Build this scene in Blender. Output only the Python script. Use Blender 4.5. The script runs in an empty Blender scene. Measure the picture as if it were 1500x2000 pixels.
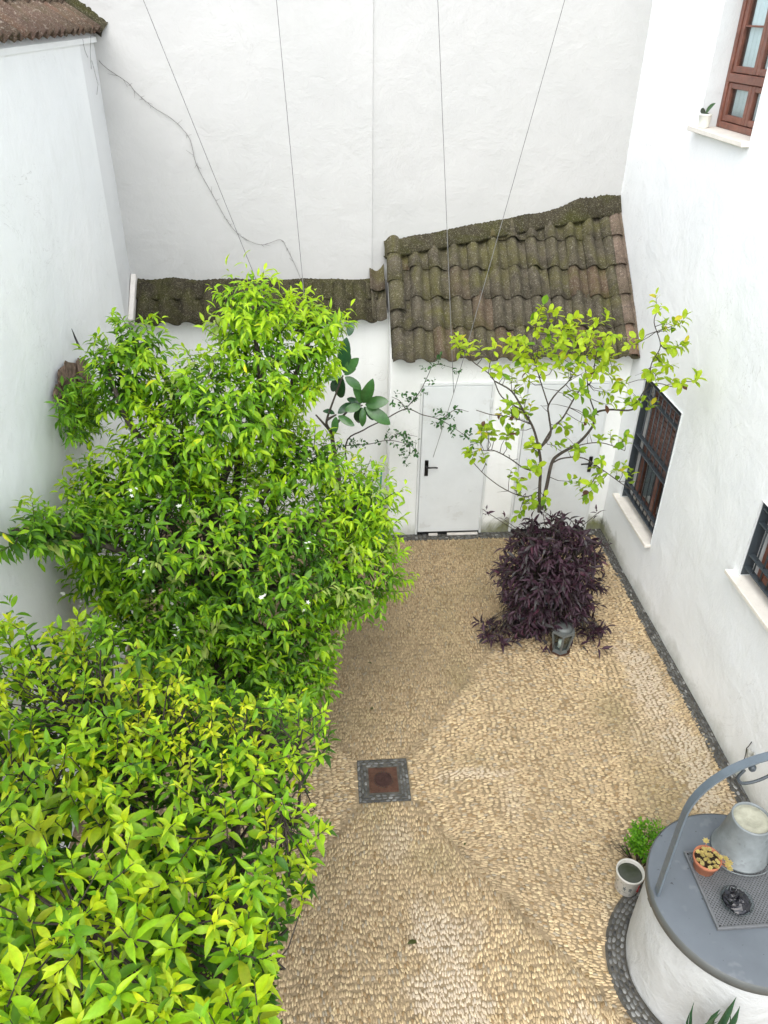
import bpy, math, random
import numpy as np
from mathutils import Matrix, Vector, noise as mnoise

# ------------------------------------------------------------------ camera, world, sun, exposure
SC = bpy.context.scene
COL = SC.collection
PITCH, YAW, ROLL = math.radians(32.56), math.radians(4.79), math.radians(0.98)
EYE = np.array([0.0, 0.0, 5.444])
FPX = 1530.0                                   # focal length in pixels of the 1500 x 2000 photograph
fw = np.array([math.sin(YAW)*math.cos(PITCH), math.cos(YAW)*math.cos(PITCH), -math.sin(PITCH)])
r0 = np.array([math.cos(YAW), -math.sin(YAW), 0.0]); u0 = np.cross(r0, fw)
rt = math.cos(ROLL)*r0 + math.sin(ROLL)*u0; up = -math.sin(ROLL)*r0 + math.cos(ROLL)*u0
cam = bpy.data.cameras.new('camera'); camo = bpy.data.objects.new('camera', cam); COL.objects.link(camo)
camo.matrix_world = Matrix(((rt[0], up[0], -fw[0], EYE[0]), (rt[1], up[1], -fw[1], EYE[1]), (rt[2], up[2], -fw[2], EYE[2]), (0, 0, 0, 1)))
cam.sensor_fit = 'VERTICAL'; cam.sensor_height = 24.0; cam.lens = 24.0*FPX/2000.0
cam.clip_start = 0.05; cam.clip_end = 500
SC.camera = camo

SUN_EL, SUN_AZ = math.radians(56), math.radians(200)      # azimuth clockwise from +Y: high and behind the camera
W = bpy.data.worlds.new('World'); SC.world = W; W.use_nodes = True
wn = W.node_tree; bg = wn.nodes['Background']
sky = wn.nodes.new('ShaderNodeTexSky'); sky.sky_type = 'NISHITA'; sky.sun_disc = False
sky.sun_elevation = SUN_EL; sky.sun_rotation = SUN_AZ; sky.air_density = 1.0; sky.dust_density = 1.0; sky.ozone_density = 1.0
hs = wn.nodes.new('ShaderNodeHueSaturation'); hs.inputs['Saturation'].default_value = 0.26   # thin bright cloud: a paler sky
wn.links.new(sky.outputs[0], hs.inputs['Color']); wn.links.new(hs.outputs[0], bg.inputs['Color'])
bg.inputs['Strength'].default_value = 0.15
sl = bpy.data.lights.new('sun', 'SUN'); sl.energy = 0.6; sl.angle = math.radians(60); sl.color = (1.0, 0.95, 0.87)
so = bpy.data.objects.new('sun', sl); COL.objects.link(so)
sd = Vector((math.sin(SUN_AZ)*math.cos(SUN_EL), math.cos(SUN_AZ)*math.cos(SUN_EL), math.sin(SUN_EL)))
so.rotation_euler = sd.to_track_quat('Z', 'Y').to_euler()
SC.view_settings.view_transform = 'Standard'; SC.view_settings.look = 'None'
SC.view_settings.gamma = 1.0; SC.view_settings.use_curve_mapping = False
SC.view_settings.exposure = 1.76
SC.cycles.max_bounces = 7; SC.cycles.diffuse_bounces = 5; SC.cycles.transparent_max_bounces = 8
SC.cycles.use_adaptive_sampling = True; SC.cycles.adaptive_threshold = 0.02

# ------------------------------------------------------------------ helpers
rng = np.random.default_rng(7); random.seed(7)
def ray(px, py): return fw + rt*(px-750)/FPX - up*(py-1000)/FPX
def at(px, py, Y):                              # the point of the place at depth Y that the photograph shows at this pixel
    d = ray(px, py); return EYE + d*(Y/d[1])
def gz(px, py, z=0.0):                          # ... at height z
    d = ray(px, py); return EYE + d*((z-EYE[2])/d[2])
def axial(px, py, a): return EYE + ray(px, py)*a
def project(P):
    v = np.asarray(P)-EYE; z = v@fw
    return 750+FPX*(v@rt)/z, 1000-FPX*(v@up)/z, z
def nz(x, y, z=0.0): return mnoise.noise(Vector((x, y, z)))

def tag(o, label=None, cat=None, group=None, kind=None):
    if label: o['label'] = label
    if cat: o['category'] = cat
    if group: o['group'] = group
    if kind: o['kind'] = kind
    return o
def empty(name, loc, label=None, cat=None, group=None):
    o = bpy.data.objects.new(name, None); COL.objects.link(o); o.location = loc; o.empty_display_size = 0.1
    return tag(o, label, cat, group)
def link(name, me, parent=None, mat=None):
    o = bpy.data.objects.new(name, me); COL.objects.link(o)
    if mat is not None and not me.materials: me.materials.append(mat)
    if parent is not None:
        o.parent = parent; o.matrix_parent_inverse = pinv(parent)
    return o
def world_loc(o):
    v = Vector(o.location); p = o.parent
    return v
PW = {}
def pinv(p):
    # parents are only ever moved (never rotated); meshes are written in world coordinates
    m = Matrix.Translation(-total_loc(p)); return m
def total_loc(o):
    if o.parent is None: return Vector(o.location)
    return Vector(o.location)                   # children keep world coordinates through their parent inverse
def mesh(name, verts, faces, smooth=True, cols=None):
    me = bpy.data.meshes.new(name)
    me.from_pydata([tuple(map(float, v)) for v in verts], [], [tuple(map(int, f)) for f in faces]); me.update()
    if smooth: me.polygons.foreach_set('use_smooth', [True]*len(me.polygons))
    if cols is not None:
        a = me.color_attributes.new('Col', 'FLOAT_COLOR', 'POINT')
        c = np.ones((len(verts), 4), np.float32); c[:, :3] = cols; a.data.foreach_set('color', c.ravel())
    return me
def big_mesh(name, V, tris, cols=None, smooth=True):
    me = bpy.data.meshes.new(name); nv, nf = len(V), len(tris)
    me.vertices.add(nv); me.vertices.foreach_set('co', np.asarray(V, np.float32).ravel())
    me.loops.add(nf*3); me.loops.foreach_set('vertex_index', np.asarray(tris, np.int32).ravel())
    me.polygons.add(nf); me.polygons.foreach_set('loop_start', np.arange(0, nf*3, 3, dtype=np.int32))
    me.polygons.foreach_set('loop_total', np.full(nf, 3, np.int32))
    me.polygons.foreach_set('use_smooth', np.full(nf, smooth, bool))
    me.update(calc_edges=True)
    if cols is not None:
        a = me.color_attributes.new('Col', 'FLOAT_COLOR', 'POINT')
        c = np.ones((nv, 4), np.float32); c[:, :3] = cols; a.data.foreach_set('color', c.ravel())
    return me
class MB:
    def __init__(s): s.v = []; s.f = []
    def add(s, V, F):
        n = len(s.v); s.v += [tuple(map(float, p)) for p in V]; s.f += [tuple(i+n for i in f) for f in F]; return s
    def box(s, a, b, bev=0.0, M=None):
        x0, y0, z0 = a; x1, y1, z1 = b; e = min(bev, (x1-x0)*.45, (y1-y0)*.45, (z1-z0)*.45)
        if e <= 0:
            V = [(x, y, z) for z in (z0, z1) for y in (y0, y1) for x in (x0, x1)]
            F = [(0, 2, 3, 1), (4, 5, 7, 6), (0, 1, 5, 4), (2, 6, 7, 3), (0, 4, 6, 2), (1, 3, 7, 5)]
        else:
            V = []; idx = {}
            for k, (X, sx) in enumerate(((x0, 1), (x1, -1))):
                for j, (Y, sy) in enumerate(((y0, 1), (y1, -1))):
                    for i, (Z, sz) in enumerate(((z0, 1), (z1, -1))):
                        for ax in range(3):
                            p = [X, Y, Z]
                            for q, sg in enumerate((sx, sy, sz)):
                                if q != ax: p[q] += sg*e
                            idx[(k, j, i, ax)] = len(V); V.append(p)
            F = []
            for k in (0, 1): F.append([idx[(k, j, i, 0)] for j, i in ((0, 0), (0, 1), (1, 1), (1, 0))])
            for j in (0, 1): F.append([idx[(k, j, i, 1)] for k, i in ((0, 0), (1, 0), (1, 1), (0, 1))])
            for i in (0, 1): F.append([idx[(k, j, i, 2)] for k, j in ((0, 0), (0, 1), (1, 1), (1, 0))])
            for j in (0, 1):
                for i in (0, 1): F.append([idx[(0, j, i, 1)], idx[(0, j, i, 2)], idx[(1, j, i, 2)], idx[(1, j, i, 1)]])
            for k in (0, 1):
                for i in (0, 1): F.append([idx[(k, 0, i, 0)], idx[(k, 0, i, 2)], idx[(k, 1, i, 2)], idx[(k, 1, i, 0)]])
            for k in (0, 1):
                for j in (0, 1): F.append([idx[(k, j, 0, 0)], idx[(k, j, 0, 1)], idx[(k, j, 1, 1)], idx[(k, j, 1, 0)]])
            for k in (0, 1):
                for j in (0, 1):
                    for i in (0, 1): F.append([idx[(k, j, i, a_)] for a_ in range(3)])
        if M is not None: V = [tuple(M @ Vector(p)) for p in V]
        return s.add(V, F)
    def tube(s, pts, rad, n=6, caps=True):
        pts = [np.asarray(p, float) for p in pts]
        if not hasattr(rad, '__len__'): rad = [rad]*len(pts)
        V = []; F = []; ref = None
        for i, p in enumerate(pts):
            t = pts[min(i+1, len(pts)-1)]-pts[max(i-1, 0)]; t = t/(np.linalg.norm(t)+1e-9)
            if ref is None:
                ref = np.cross(t, (0, 0, 1.0) if abs(t[2]) < .9 else (1.0, 0, 0))
            a = ref-t*(ref@t); a /= np.linalg.norm(a)+1e-9; b = np.cross(t, a); ref = a
            for k in range(n):
                w = 2*math.pi*k/n; V.append(p+rad[i]*(math.cos(w)*a+math.sin(w)*b))
        for i in range(len(pts)-1):
            for k in range(n):
                F.append((i*n+k, i*n+(k+1) % n, (i+1)*n+(k+1) % n, (i+1)*n+k))
        if caps:
            F.append(tuple(range(n))[::-1]); F.append(tuple((len(pts)-1)*n+k for k in range(n)))
        return s.add(V, F)
    def lathe(s, prof, c, n=32, wob=0.0, close=False):
        V = []; F = []; m = len(prof)
        for i, (r, z) in enumerate(prof):
            for k in range(n):
                w = 2*math.pi*k/n; q = r*(1+wob*nz(math.cos(w)*1.7+c[0], math.sin(w)*1.7, z*3))
                V.append((c[0]+q*math.cos(w), c[1]+q*math.sin(w), c[2]+z))
        for i in range(m-1):
            for k in range(n): F.append((i*n+k, i*n+(k+1) % n, (i+1)*n+(k+1) % n, (i+1)*n+k))
        if close:
            F.append(tuple(range(n))[::-1]); F.append(tuple((m-1)*n+k for k in range(n)))
        return s.add(V, F)
    def build(s, name, mat, parent=None, smooth=False):
        return link(name, mesh(name, s.v, s.f, smooth), parent, mat)
def smooth_path(pts, k=6):
    pts = [np.asarray(p, float) for p in pts]; out = []
    P = [2*pts[0]-pts[1]]+pts+[2*pts[-1]-pts[-2]]
    for i in range(1, len(P)-2):
        for j in range(k):
            t = j/k; a, b, c, d = P[i-1], P[i], P[i+1], P[i+2]
            out.append(.5*((2*b)+(-a+c)*t+(2*a-5*b+4*c-d)*t*t+(-a+3*b-3*c+d)*t**3))
    out.append(pts[-1]); return out

# ------------------------------------------------------------------ materials
class NT:
    def __init__(s, name):
        s.m = bpy.data.materials.new(name); s.m.use_nodes = True; s.t = s.m.node_tree; s.b = s.t.nodes['Principled BSDF']
        s.out = s.t.nodes['Material Output']
    def n(s, typ, **kw):
        o = s.t.nodes.new(typ)
        for k, v in kw.items(): setattr(o, k, v)
        return o
    def l(s, a, b): s.t.links.new(a, b)
    def noise(s, scale, detail=4, rough=.55, vec=None, dist=0.0):
        o = s.n('ShaderNodeTexNoise'); o.inputs['Scale'].default_value = scale; o.inputs['Detail'].default_value = detail
        o.inputs['Roughness'].default_value = rough; o.inputs['Distortion'].default_value = dist
        if vec is not None: s.l(vec, o.inputs['Vector'])
        return o.outputs['Fac']
    def ramp(s, fac, stops):
        o = s.n('ShaderNodeValToRGB'); e = o.color_ramp.elements
        while len(e) < len(stops): e.new(0.5)
        for q, (p, c) in zip(e, stops):
            q.position = p; q.color = (*c, 1) if hasattr(c, '__len__') else (c, c, c, 1)
        s.l(fac, o.inputs['Fac']); return o.outputs['Color']
    def mix(s, fac, a, b, mode='MIX'):
        o = s.n('ShaderNodeMix', data_type='RGBA', blend_type=mode)
        for i, v in ((0, fac), (6, a), (7, b)):
            if hasattr(v, 'is_output'): s.l(v, o.inputs[i])
            elif hasattr(v, '__len__'): o.inputs[i].default_value = (*v, 1)
            else: o.inputs[i].default_value = v
        return o.outputs[2]
    def math(s, op, a, b=0.0, clamp=False):
        o = s.n('ShaderNodeMath', operation=op); o.use_clamp = clamp
        for i, v in ((0, a), (1, b)):
            if hasattr(v, 'is_output'): s.l(v, o.inputs[i])
            else: o.inputs[i].default_value = v
        return o.outputs[0]
    def pos(s): return s.n('ShaderNodeNewGeometry').outputs['Position']
    def bump(s, h, dist=.01, strength=1.0, prev=None):
        o = s.n('ShaderNodeBump'); o.inputs['Distance'].default_value = dist; o.inputs['Strength'].default_value = strength
        s.l(h, o.inputs['Height'])
        if prev is not None: s.l(prev, o.inputs['Normal'])
        return o.outputs['Normal']
    def set(s, **kw):
        for k, v in kw.items():
            i = s.b.inputs[k.replace('_', ' ')]
            if hasattr(v, 'is_output'): s.l(v, i)
            elif hasattr(v, '__len__'): i.default_value = (*v, 1)
            else: i.default_value = v
        return s.m

def plaster(name, base=(.80, .81, .80), moss=False, tint=(.70, .73, .74), grime=.5, relief=.03):
    t = NT(name); p = t.pos()
    big = t.noise(.7, 5, .6, p, .4); mid = t.noise(3.2, 6, .62, p, .3); fine = t.noise(38, 5, .6, p)
    c = t.mix(t.math('MULTIPLY', t.ramp(big, [(.38, 0.0), (.72, 1.0)]), grime), base, tint)
    mp = t.n('ShaderNodeMapping'); mp.inputs['Scale'].default_value = (3.0, 3.0, .35); t.l(p, mp.inputs['Vector'])
    run = t.noise(1.6, 6, .65, mp.outputs[0], .2)
    c = t.mix(t.math('MULTIPLY', t.ramp(run, [(.56, 0.0), (.8, 1.0)]), .22), c, (.58, .58, .53))
    spk = t.noise(17, 3, .7, p)
    c = t.mix(t.math('MULTIPLY', t.ramp(spk, [(.70, 0.0), (.78, 1.0)]), .18), c, (.50, .50, .47))
    cr = t.noise(1.9, 5, .62, p, .9); line_ = t.math('SUBTRACT', 1.0, t.math('MULTIPLY', t.math('ABSOLUTE', t.math('SUBTRACT', cr, .5)), 260.0), True)
    c = t.mix(t.math('MULTIPLY', t.math('MULTIPLY', line_, t.ramp(t.noise(1.1, 2, .5, p), [(.52, 0.0), (.62, 1.0)])), .38), c, (.36, .35, .32))
    c = t.mix(t.math('MULTIPLY', t.ramp(t.noise(1.3, 7, .7, p, 1.2), [(.55, 0.0), (.72, 1.0)]), .20), c, tuple(x*.80 for x in base))
    if moss:
        sx = t.n('ShaderNodeSeparateXYZ'); t.l(p, sx.inputs[0])
        z, y, x = sx.outputs[2], sx.outputs[1], sx.outputs[0]
        near = t.math('MULTIPLY', t.ramp(t.math('DIVIDE', y, 10.0), [(.70, 0.0), (.79, 1.0)]), t.ramp(t.math('DIVIDE', x, 10.0), [(.13, 0.0), (.20, 1.0)]))
        hgt = t.math('SUBTRACT', t.math('MULTIPLY', t.noise(3.5, 6, .7, p, .5), .62), z)
        k = t.math('MULTIPLY', t.ramp(hgt, [(.06, 0.0), (.26, 1.0)]), near)
        c = t.mix(k, c, t.mix(t.ramp(t.noise(14, 5, .7, p), [(.35, 0.0), (.65, 1.0)]), (.16, .17, .03), (.045, .05, .022)))
        low = t.ramp(t.math('SUBTRACT', t.math('MULTIPLY', t.noise(4, 6, .72, p, .6), .42), z), [(.02, 0.0), (.20, 1.0)])
        c = t.mix(t.math('MULTIPLY', low, .55), c, (.34, .34, .27))
    n1 = t.bump(mid, relief, .5); n2 = t.bump(fine, .004, .35, n1)
    return t.set(Base_Color=c, Roughness=.88, Normal=n2, Specular_IOR_Level=.2)

def tile_mat(name, dark=(.042, .036, .025), mid_=(.110, .095, .068), light=(.27, .25, .19), moss=(.095, .090, .024), red=(.26, .12, .07), redamt=.2, mossamt=.8):
    t = NT(name); oi = t.n('ShaderNodeObjectInfo'); p = t.pos(); R = oi.outputs['Random']
    a = t.noise(7, 6, .7, p, .6); b = t.noise(42, 4, .75, p); g = t.noise(1.9, 6, .7, p, .9)
    c = t.mix(t.ramp(a, [(.3, 0.0), (.7, 1.0)]), dark, mid_)
    c = t.mix(t.math('MULTIPLY', t.ramp(R, [(.6, 0.0), (1.0, 1.0)]), redamt), c, red)
    c = t.mix(t.math('MULTIPLY', t.ramp(g, [(.44, 0.0), (.66, 1.0)]), mossamt), c, moss)
    c = t.mix(t.math('MULTIPLY', t.ramp(b, [(.56, 0.0), (.68, 1.0)]), .75), c, light)
    c = t.mix(t.math('MULTIPLY', t.ramp(t.noise(140, 2, .6, p), [(.62, 0.0), (.7, 1.0)]), .6), c, (.42, .40, .33))
    c = t.mix(t.math('MULTIPLY', t.ramp(t.noise(110, 2, .6, p), [(.60, 0.0), (.7, 1.0)]), .8), c, (.018, .016, .012))
    nn = t.bump(b, .012, .8); nn = t.bump(a, .02, .5, nn)
    return t.set(Base_Color=c, Roughness=.95, Normal=nn, Specular_IOR_Level=.15)

def paint(name, c, rough=.45, metal=0.0, var=.12, scale=9, bump=.0, spec=.5, spots=None, specks=None):
    t = NT(name); p = t.pos(); f = t.noise(scale, 5, .6, p, .2)
    k = t.mix(t.ramp(f, [(.3, 0.0), (.7, 1.0)]), tuple(min(1, x*(1+var)) for x in c), tuple(x*(1-var) for x in c))
    if spots: k = t.mix(t.math('MULTIPLY', t.ramp(t.noise(spots[1], 3, .7, p), [(spots[2], 0.0), (spots[2]+.06, 1.0)]), spots[3]), k, spots[0])
    if specks: k = t.mix(t.math('MULTIPLY', t.ramp(t.noise(specks[1], 2, .5, p), [(specks[2], 0.0), (specks[2]+.03, 1.0)]), specks[3]), k, specks[0])
    r = t.ramp(t.noise(scale*2.3, 4, .6, p), [(.3, max(0.02, rough-.1)), (.7, min(1, rough+.12))])
    kw = dict(Base_Color=k, Roughness=r, Metallic=metal, Specular_IOR_Level=spec)
    if bump: kw['Normal'] = t.bump(t.noise(scale*5, 4, .6, p), bump, .8)
    return t.set(**kw)

def leaf_mat(name, rough=.44, trans=.36, spec=.38, gain=(1.5, 1.35, .7)):
    t = NT(name); at_ = t.n('ShaderNodeAttribute', attribute_name='Col'); p = t.pos()
    v = t.ramp(t.noise(30, 3, .6, p), [(.3, .82), (.7, 1.15)])
    c = t.mix(1.0, at_.outputs['Color'], v, 'MULTIPLY')
    t.set(Base_Color=c, Roughness=rough, Specular_IOR_Level=spec)
    tr = t.n('ShaderNodeBsdfTranslucent'); t.l(t.mix(1.0, c, gain, 'MULTIPLY'), tr.inputs['Color'])
    mx = t.n('ShaderNodeMixShader'); mx.inputs[0].default_value = trans
    t.l(t.b.outputs[0], mx.inputs[1]); t.l(tr.outputs[0], mx.inputs[2]); t.l(mx.outputs[0], t.out.inputs['Surface'])
    return t.m
def stone_mat(name, rough=.6):
    t = NT(name); at_ = t.n('ShaderNodeAttribute', attribute_name='Col'); p = t.pos()
    c = t.mix(1.0, at_.outputs['Color'], t.ramp(t.noise(55, 4, .65, p), [(.3, .78), (.7, 1.18)]), 'MULTIPLY')
    return t.set(Base_Color=c, Roughness=rough, Specular_IOR_Level=.4, Normal=t.bump(t.noise(160, 3, .6, p), .002, .6))
def bark(name, c1, c2):
    t = NT(name); p = t.pos(); f = t.noise(22, 6, .7, p, .8)
    return t.set(Base_Color=t.mix(t.ramp(f, [(.35, 0.0), (.68, 1.0)]), c1, c2), Roughness=.9, Normal=t.bump(f, .01, .8))
def pane_mat(name):
    t = NT(name); tr = t.n('ShaderNodeBsdfTransparent'); tr.inputs[0].default_value = (.86, .9, .9, 1)
    gl = t.n('ShaderNodeBsdfGlossy'); gl.inputs['Roughness'].default_value = .02
    lw = t.n('ShaderNodeLayerWeight'); lw.inputs['Blend'].default_value = .5
    mx = t.n('ShaderNodeMixShader'); t.l(t.math('ADD', t.math('MULTIPLY', t.math('POWER', lw.outputs['Facing'], 4.0), .55), .04), mx.inputs[0])
    t.l(tr.outputs[0], mx.inputs[1]); t.l(gl.outputs[0], mx.inputs[2]); t.l(mx.outputs[0], t.out.inputs['Surface']); return t.m

M = dict(
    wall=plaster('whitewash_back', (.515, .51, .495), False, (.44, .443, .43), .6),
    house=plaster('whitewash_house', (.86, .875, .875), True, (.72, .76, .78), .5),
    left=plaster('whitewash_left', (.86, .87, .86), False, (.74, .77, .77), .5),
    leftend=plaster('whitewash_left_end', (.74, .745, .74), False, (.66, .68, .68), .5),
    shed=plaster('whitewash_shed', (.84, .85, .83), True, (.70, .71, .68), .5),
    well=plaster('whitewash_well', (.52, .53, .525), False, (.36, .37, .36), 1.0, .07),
    tile=tile_mat('mossy_roof_tile'),
    tile_rim=tile_mat('pinkish_verge_tile', (.09, .07, .055), (.20, .15, .115), (.36, .29, .23), (.08, .07, .03), (.34, .19, .13), .35, .5),
    tile_left=tile_mat('red_brown_roof_tile', (.075, .05, .038), (.16, .105, .08), (.36, .31, .25), (.10, .085, .05), (.24, .10, .065), .45, .6),
    moss=tile_mat('moss_crust', (.022, .019, .012), (.06, .052, .032), (.2, .18, .12), (.05, .05, .014), (.1, .08, .05), .1, .9),
    mortar=paint('lime_mortar', (.72, .68, .63), .9, 0, .1, 8, .01, .2),
    iron=paint('grey_iron_paint', (.042, .052, .060), .45, 0, .1, 12),
    black=paint('black_plastic', (.012, .012, .013), .35),
    door=paint('pale_grey_door_paint', (.68, .705, .705), .42, 0, .06, 2.5, 0, .5, ((.56, .57, .55), 5, .60, .5), ((.30, .27, .22), 60, .73, .5)),
    doorframe=paint('grey_white_frame_paint', (.66, .68, .67), .5, 0, .05, 3),
    wood=paint('red_brown_varnished_wood', (.17, .065, .042), .38, 0, .25, 14),
    shutter=paint('brown_shutter', (.12, .055, .04), .5, 0, .18, 12),
    marble=paint('cream_marble', (.74, .70, .63), .5, 0, .08, 9, 0, .4, ((.5, .46, .38), 26, .62, .4)),
    reveal=plaster('reveal_plaster', (.66, .68, .68), False, (.56, .58, .58), .5),
    dark=paint('dark_room', (.03, .032, .034), .9),
    curtain=paint('pale_curtain', (.80, .85, .87), .9, 0, .05, 4),
    pane=pane_mat('window_glass'),
    lid=paint('blue_grey_lid_paint', (.104, .119, .134), .5, 0, .10, 3.5, 0, .4, ((.19, .205, .215), 5, .60, .30), ((.03, .032, .033), 34, .70, .8)),
    lidrim=paint('dark_grey_lid_rim', (.085, .09, .085), .5, 0, .1, 8),
    arch=paint('blue_grey_arch_paint', (.10, .125, .145), .42, 0, .12, 10),
    grate=paint('grey_perforated_steel', (.13, .135, .14), .5, .2, .12, 16),
    zinc=paint('galvanised_zinc', (.19, .21, .212), .55, .2, .3, 7, .002, .5, ((.10, .11, .11), 10, .6, .5)),
    zinctop=paint('weathered_bucket_base', (.34, .335, .26), .8, 0, .18, 20, .003, .2, ((.32, .32, .25), 30, .58, .7)),
    terracotta=paint('terracotta', (.36, .13, .065), .75, 0, .12, 14),
    ceramic=paint('white_ceramic', (.56, .54, .49), .3, 0, .06, 9),
    water=paint('murky_water', (.045, .05, .035), .06, 0, .2, 6),
    red=paint('red_paint', (.35, .03, .03), .5), motif=paint('grey_motif', (.12, .13, .12), .5),
    blackglass=paint('black_glass', (.008, .008, .011), .08, 0, .2, 9),
    clear=pane_mat('clear_glass'),
    rust=paint('rusty_iron', (.085, .042, .027), .8, .1, .3, 22, .004, .3), rustdark=paint('dark_rust', (.045, .021, .017), .75, .1, .3, 30, .003, .3),
    soil=paint('dark_soil', (.045, .032, .022), .95, 0, .4, 24, .03, .1),
    ground=paint('bare_ground', (.22, .19, .15), .95, 0, .2, 2, .02, .1),
    bedding=paint('pebble_bedding_mortar', (.255, .195, .12), .95, 0, .35, 9, .006, .15),
    darkbed=paint('dark_joint_mortar', (.085, .08, .068), .95, 0, .4, 16, .004, .1),
    stone=stone_mat('pebble_stone'), darkstone=stone_mat('dark_pebble_stone', .45),
    leaf=leaf_mat('glossy_leaf'), softleaf=leaf_mat('thin_leaf', .5, .42, .3), purple=leaf_mat('purple_leaf', .5, .12, .35, (1.3, 1.0, 1.0)),
    fig=leaf_mat('rubber_leaf', .25, .12, .5),
    bark=bark('grey_brown_bark', (.03, .024, .019), (.10, .082, .062)), twig=bark('dark_twig', (.022, .017, .013), (.065, .05, .036)),
    string=paint('grey_string', (.17, .17, .165), .8), vine=paint('dry_vine', (.20, .19, .18), .9, 0, .3, 30),
    deadfrond=paint('dead_brown_fronds', (.17, .12, .085), .9, 0, .35, 26, .01, .2),
    blue=paint('blue_pot_glaze', (.02, .06, .22), .3), hose=paint('green_hose', (.02, .20, .08), .45), grey=paint('grey_painted_metal', (.12, .13, .125), .5, .1, .15, 12),
    petal=paint('white_petal', (.85, .85, .78), .6), cloth=paint('grey_rag', (.42, .42, .38), .9, 0, .2, 20),
    darkpot=paint('blue_black_pot', (.02, .022, .032), .35),
)

# ------------------------------------------------------------------ walls
def wall_sheet(mb, O, U, N, ul, z0, z1, holes=(), step=.14, amp=.008, depth=.3, thick=.4, seed=0.0, top=None):
    """plastered face: O origin at z=0, U unit horizontal direction, N outward normal; holes = (u0, u1, z0, z1); real thickness behind"""
    O = np.array(O, float); U = np.array(U, float); N = np.array(N, float)
    us = {0.0, ul}; zs = {z0, z1}
    for h in holes: us |= {h[0], h[1]}; zs |= {h[2], h[3]}
    def fill(s):
        s = sorted(s); o = []
        for a, b in zip(s, s[1:]):
            k = max(1, int(round((b-a)/step))); o += [a+(b-a)*i/k for i in range(k)]
        return o+[s[-1]]
    ug, zg = fill(us), fill(zs); idx = {}; V = []; F = []
    def inside(u, z): return any(h[0]+1e-6 < u < h[1]-1e-6 and h[2]+1e-6 < z < h[3]-1e-6 for h in holes)
    def vert(i, j):
        if (i, j) not in idx:
            u, z = ug[i], zg[j]
            d = amp*(nz(u*1.1+seed, z*1.1, seed)+.6*nz(u*3+seed, z*3, 3.1)) if 0 < i < len(ug)-1 else 0.0
            idx[(i, j)] = len(V); p = O+U*u+N*d; V.append((p[0], p[1], z))
        return idx[(i, j)]
    for i in range(len(ug)-1):
        for j in range(len(zg)-1):
            if not inside((ug[i]+ug[i+1])/2, (zg[j]+zg[j+1])/2):
                F.append((vert(i, j), vert(i+1, j), vert(i+1, j+1), vert(i, j+1)))
    mb.add(V, F)
    B = [O-N*thick, O+U*ul-N*thick, O, O+U*ul]
    mb.add([(*B[0][:2], z0), (*B[1][:2], z0), (*B[1][:2], z1), (*B[0][:2], z1), (*B[2][:2], z0), (*B[3][:2], z0), (*B[3][:2], z1), (*B[2][:2], z1)],
           [(0, 1, 2, 3), (4, 0, 3, 7), (1, 5, 6, 2), (3, 2, 6, 7)])
    return mb
def reveals(mb, O, U, N, h, depth):
    O = np.array(O, float); U = np.array(U, float); N = np.array(N, float); u0, u1, z0, z1 = h
    V = []
    for d in (.012, -depth):
        for u, z in ((u0, z0), (u1, z0), (u1, z1), (u0, z1)):
            p = O+U*u+N*d; V.append((p[0], p[1], z))
    mb.add(V, [(0, 1, 5, 4), (1, 2, 6, 5), (2, 3, 7, 6), (3, 0, 4, 7)])

XR = 3.40                                            # face of the house on the right
W_LOW = (6.58, 7.55, .72, 2.25); W_NEAR = (4.0, 4.985, 1.52, 2.26); W_UP = (6.54, 7.51, 4.62, 6.1)

tag(link('ground', mesh('ground', [(-60, -60, -.06), (60, -60, -.06), (60, 60, -.06), (-60, 60, -.06)], [(0, 1, 2, 3)], False), None, M['ground']), 'bare ground beneath and around the courtyard', kind='structure')

house = empty('house', (XR, 6, 0), 'white plastered house with grilled windows along the right side', 'house')
mb = MB(); wall_sheet(mb, (XR, 1.0, 0), (0, 1, 0), (-1, 0, 0), 8.6, 0, 7.0, [(w[0]-1.0, w[1]-1.0, w[2], w[3]) for w in (W_LOW, W_NEAR, W_UP)], amp=.010, seed=2.2)
o = mb.build('wall', M['house'], house, True)
def window_box(w): return (w[0]-1.0, w[1]-1.0, w[2], w[3])
for w in (W_LOW, W_NEAR, W_UP):
    mb = MB(); reveals(mb, (XR, 1.0, 0), (0, 1, 0), (-1, 0, 0), window_box(w), .34)
    mb.build('window_reveal', M['reveal'], house)

def sill(win, w, out, th=.035, over=.06):
    y0, y1, z0 = w[0], w[1], w[2]
    mb = MB(); mb.box((XR-out, y0-.005, z0-th), (XR+.30, y1+over*1.6, z0+.002), .005); mb.build('sill', M['marble'], win)

def grille(win, w, zs, nbars, frame_x=.015):
    """flat horizontal bars, round uprights, flat side bars, set just inside the wall face"""
    y0, y1, z0, z1 = w; x0, x1 = XR+.012, XR+.062
    for yy in (y0+.004, y1-.012):
        MB().box((x0-.008, yy, z0+.02), (x1+.03, yy+.008, z1-.006), .002).build('grille_side_bar', M['iron'], win)
    for zz in zs: MB().box((x0, y0+.013, zz-.006), (x1+.0, y1-.013, zz+.006), .002).build('grille_flat_bar', M['iron'], win)
    for k in range(nbars):
        y = y0+(y1-y0)*(k+1)/(nbars+1); MB().tube([(XR+.037, y, zs[-1]), (XR+.037, y, zs[0])], .0075, 8).build('grille_upright', M['iron'], win, True)

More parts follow.
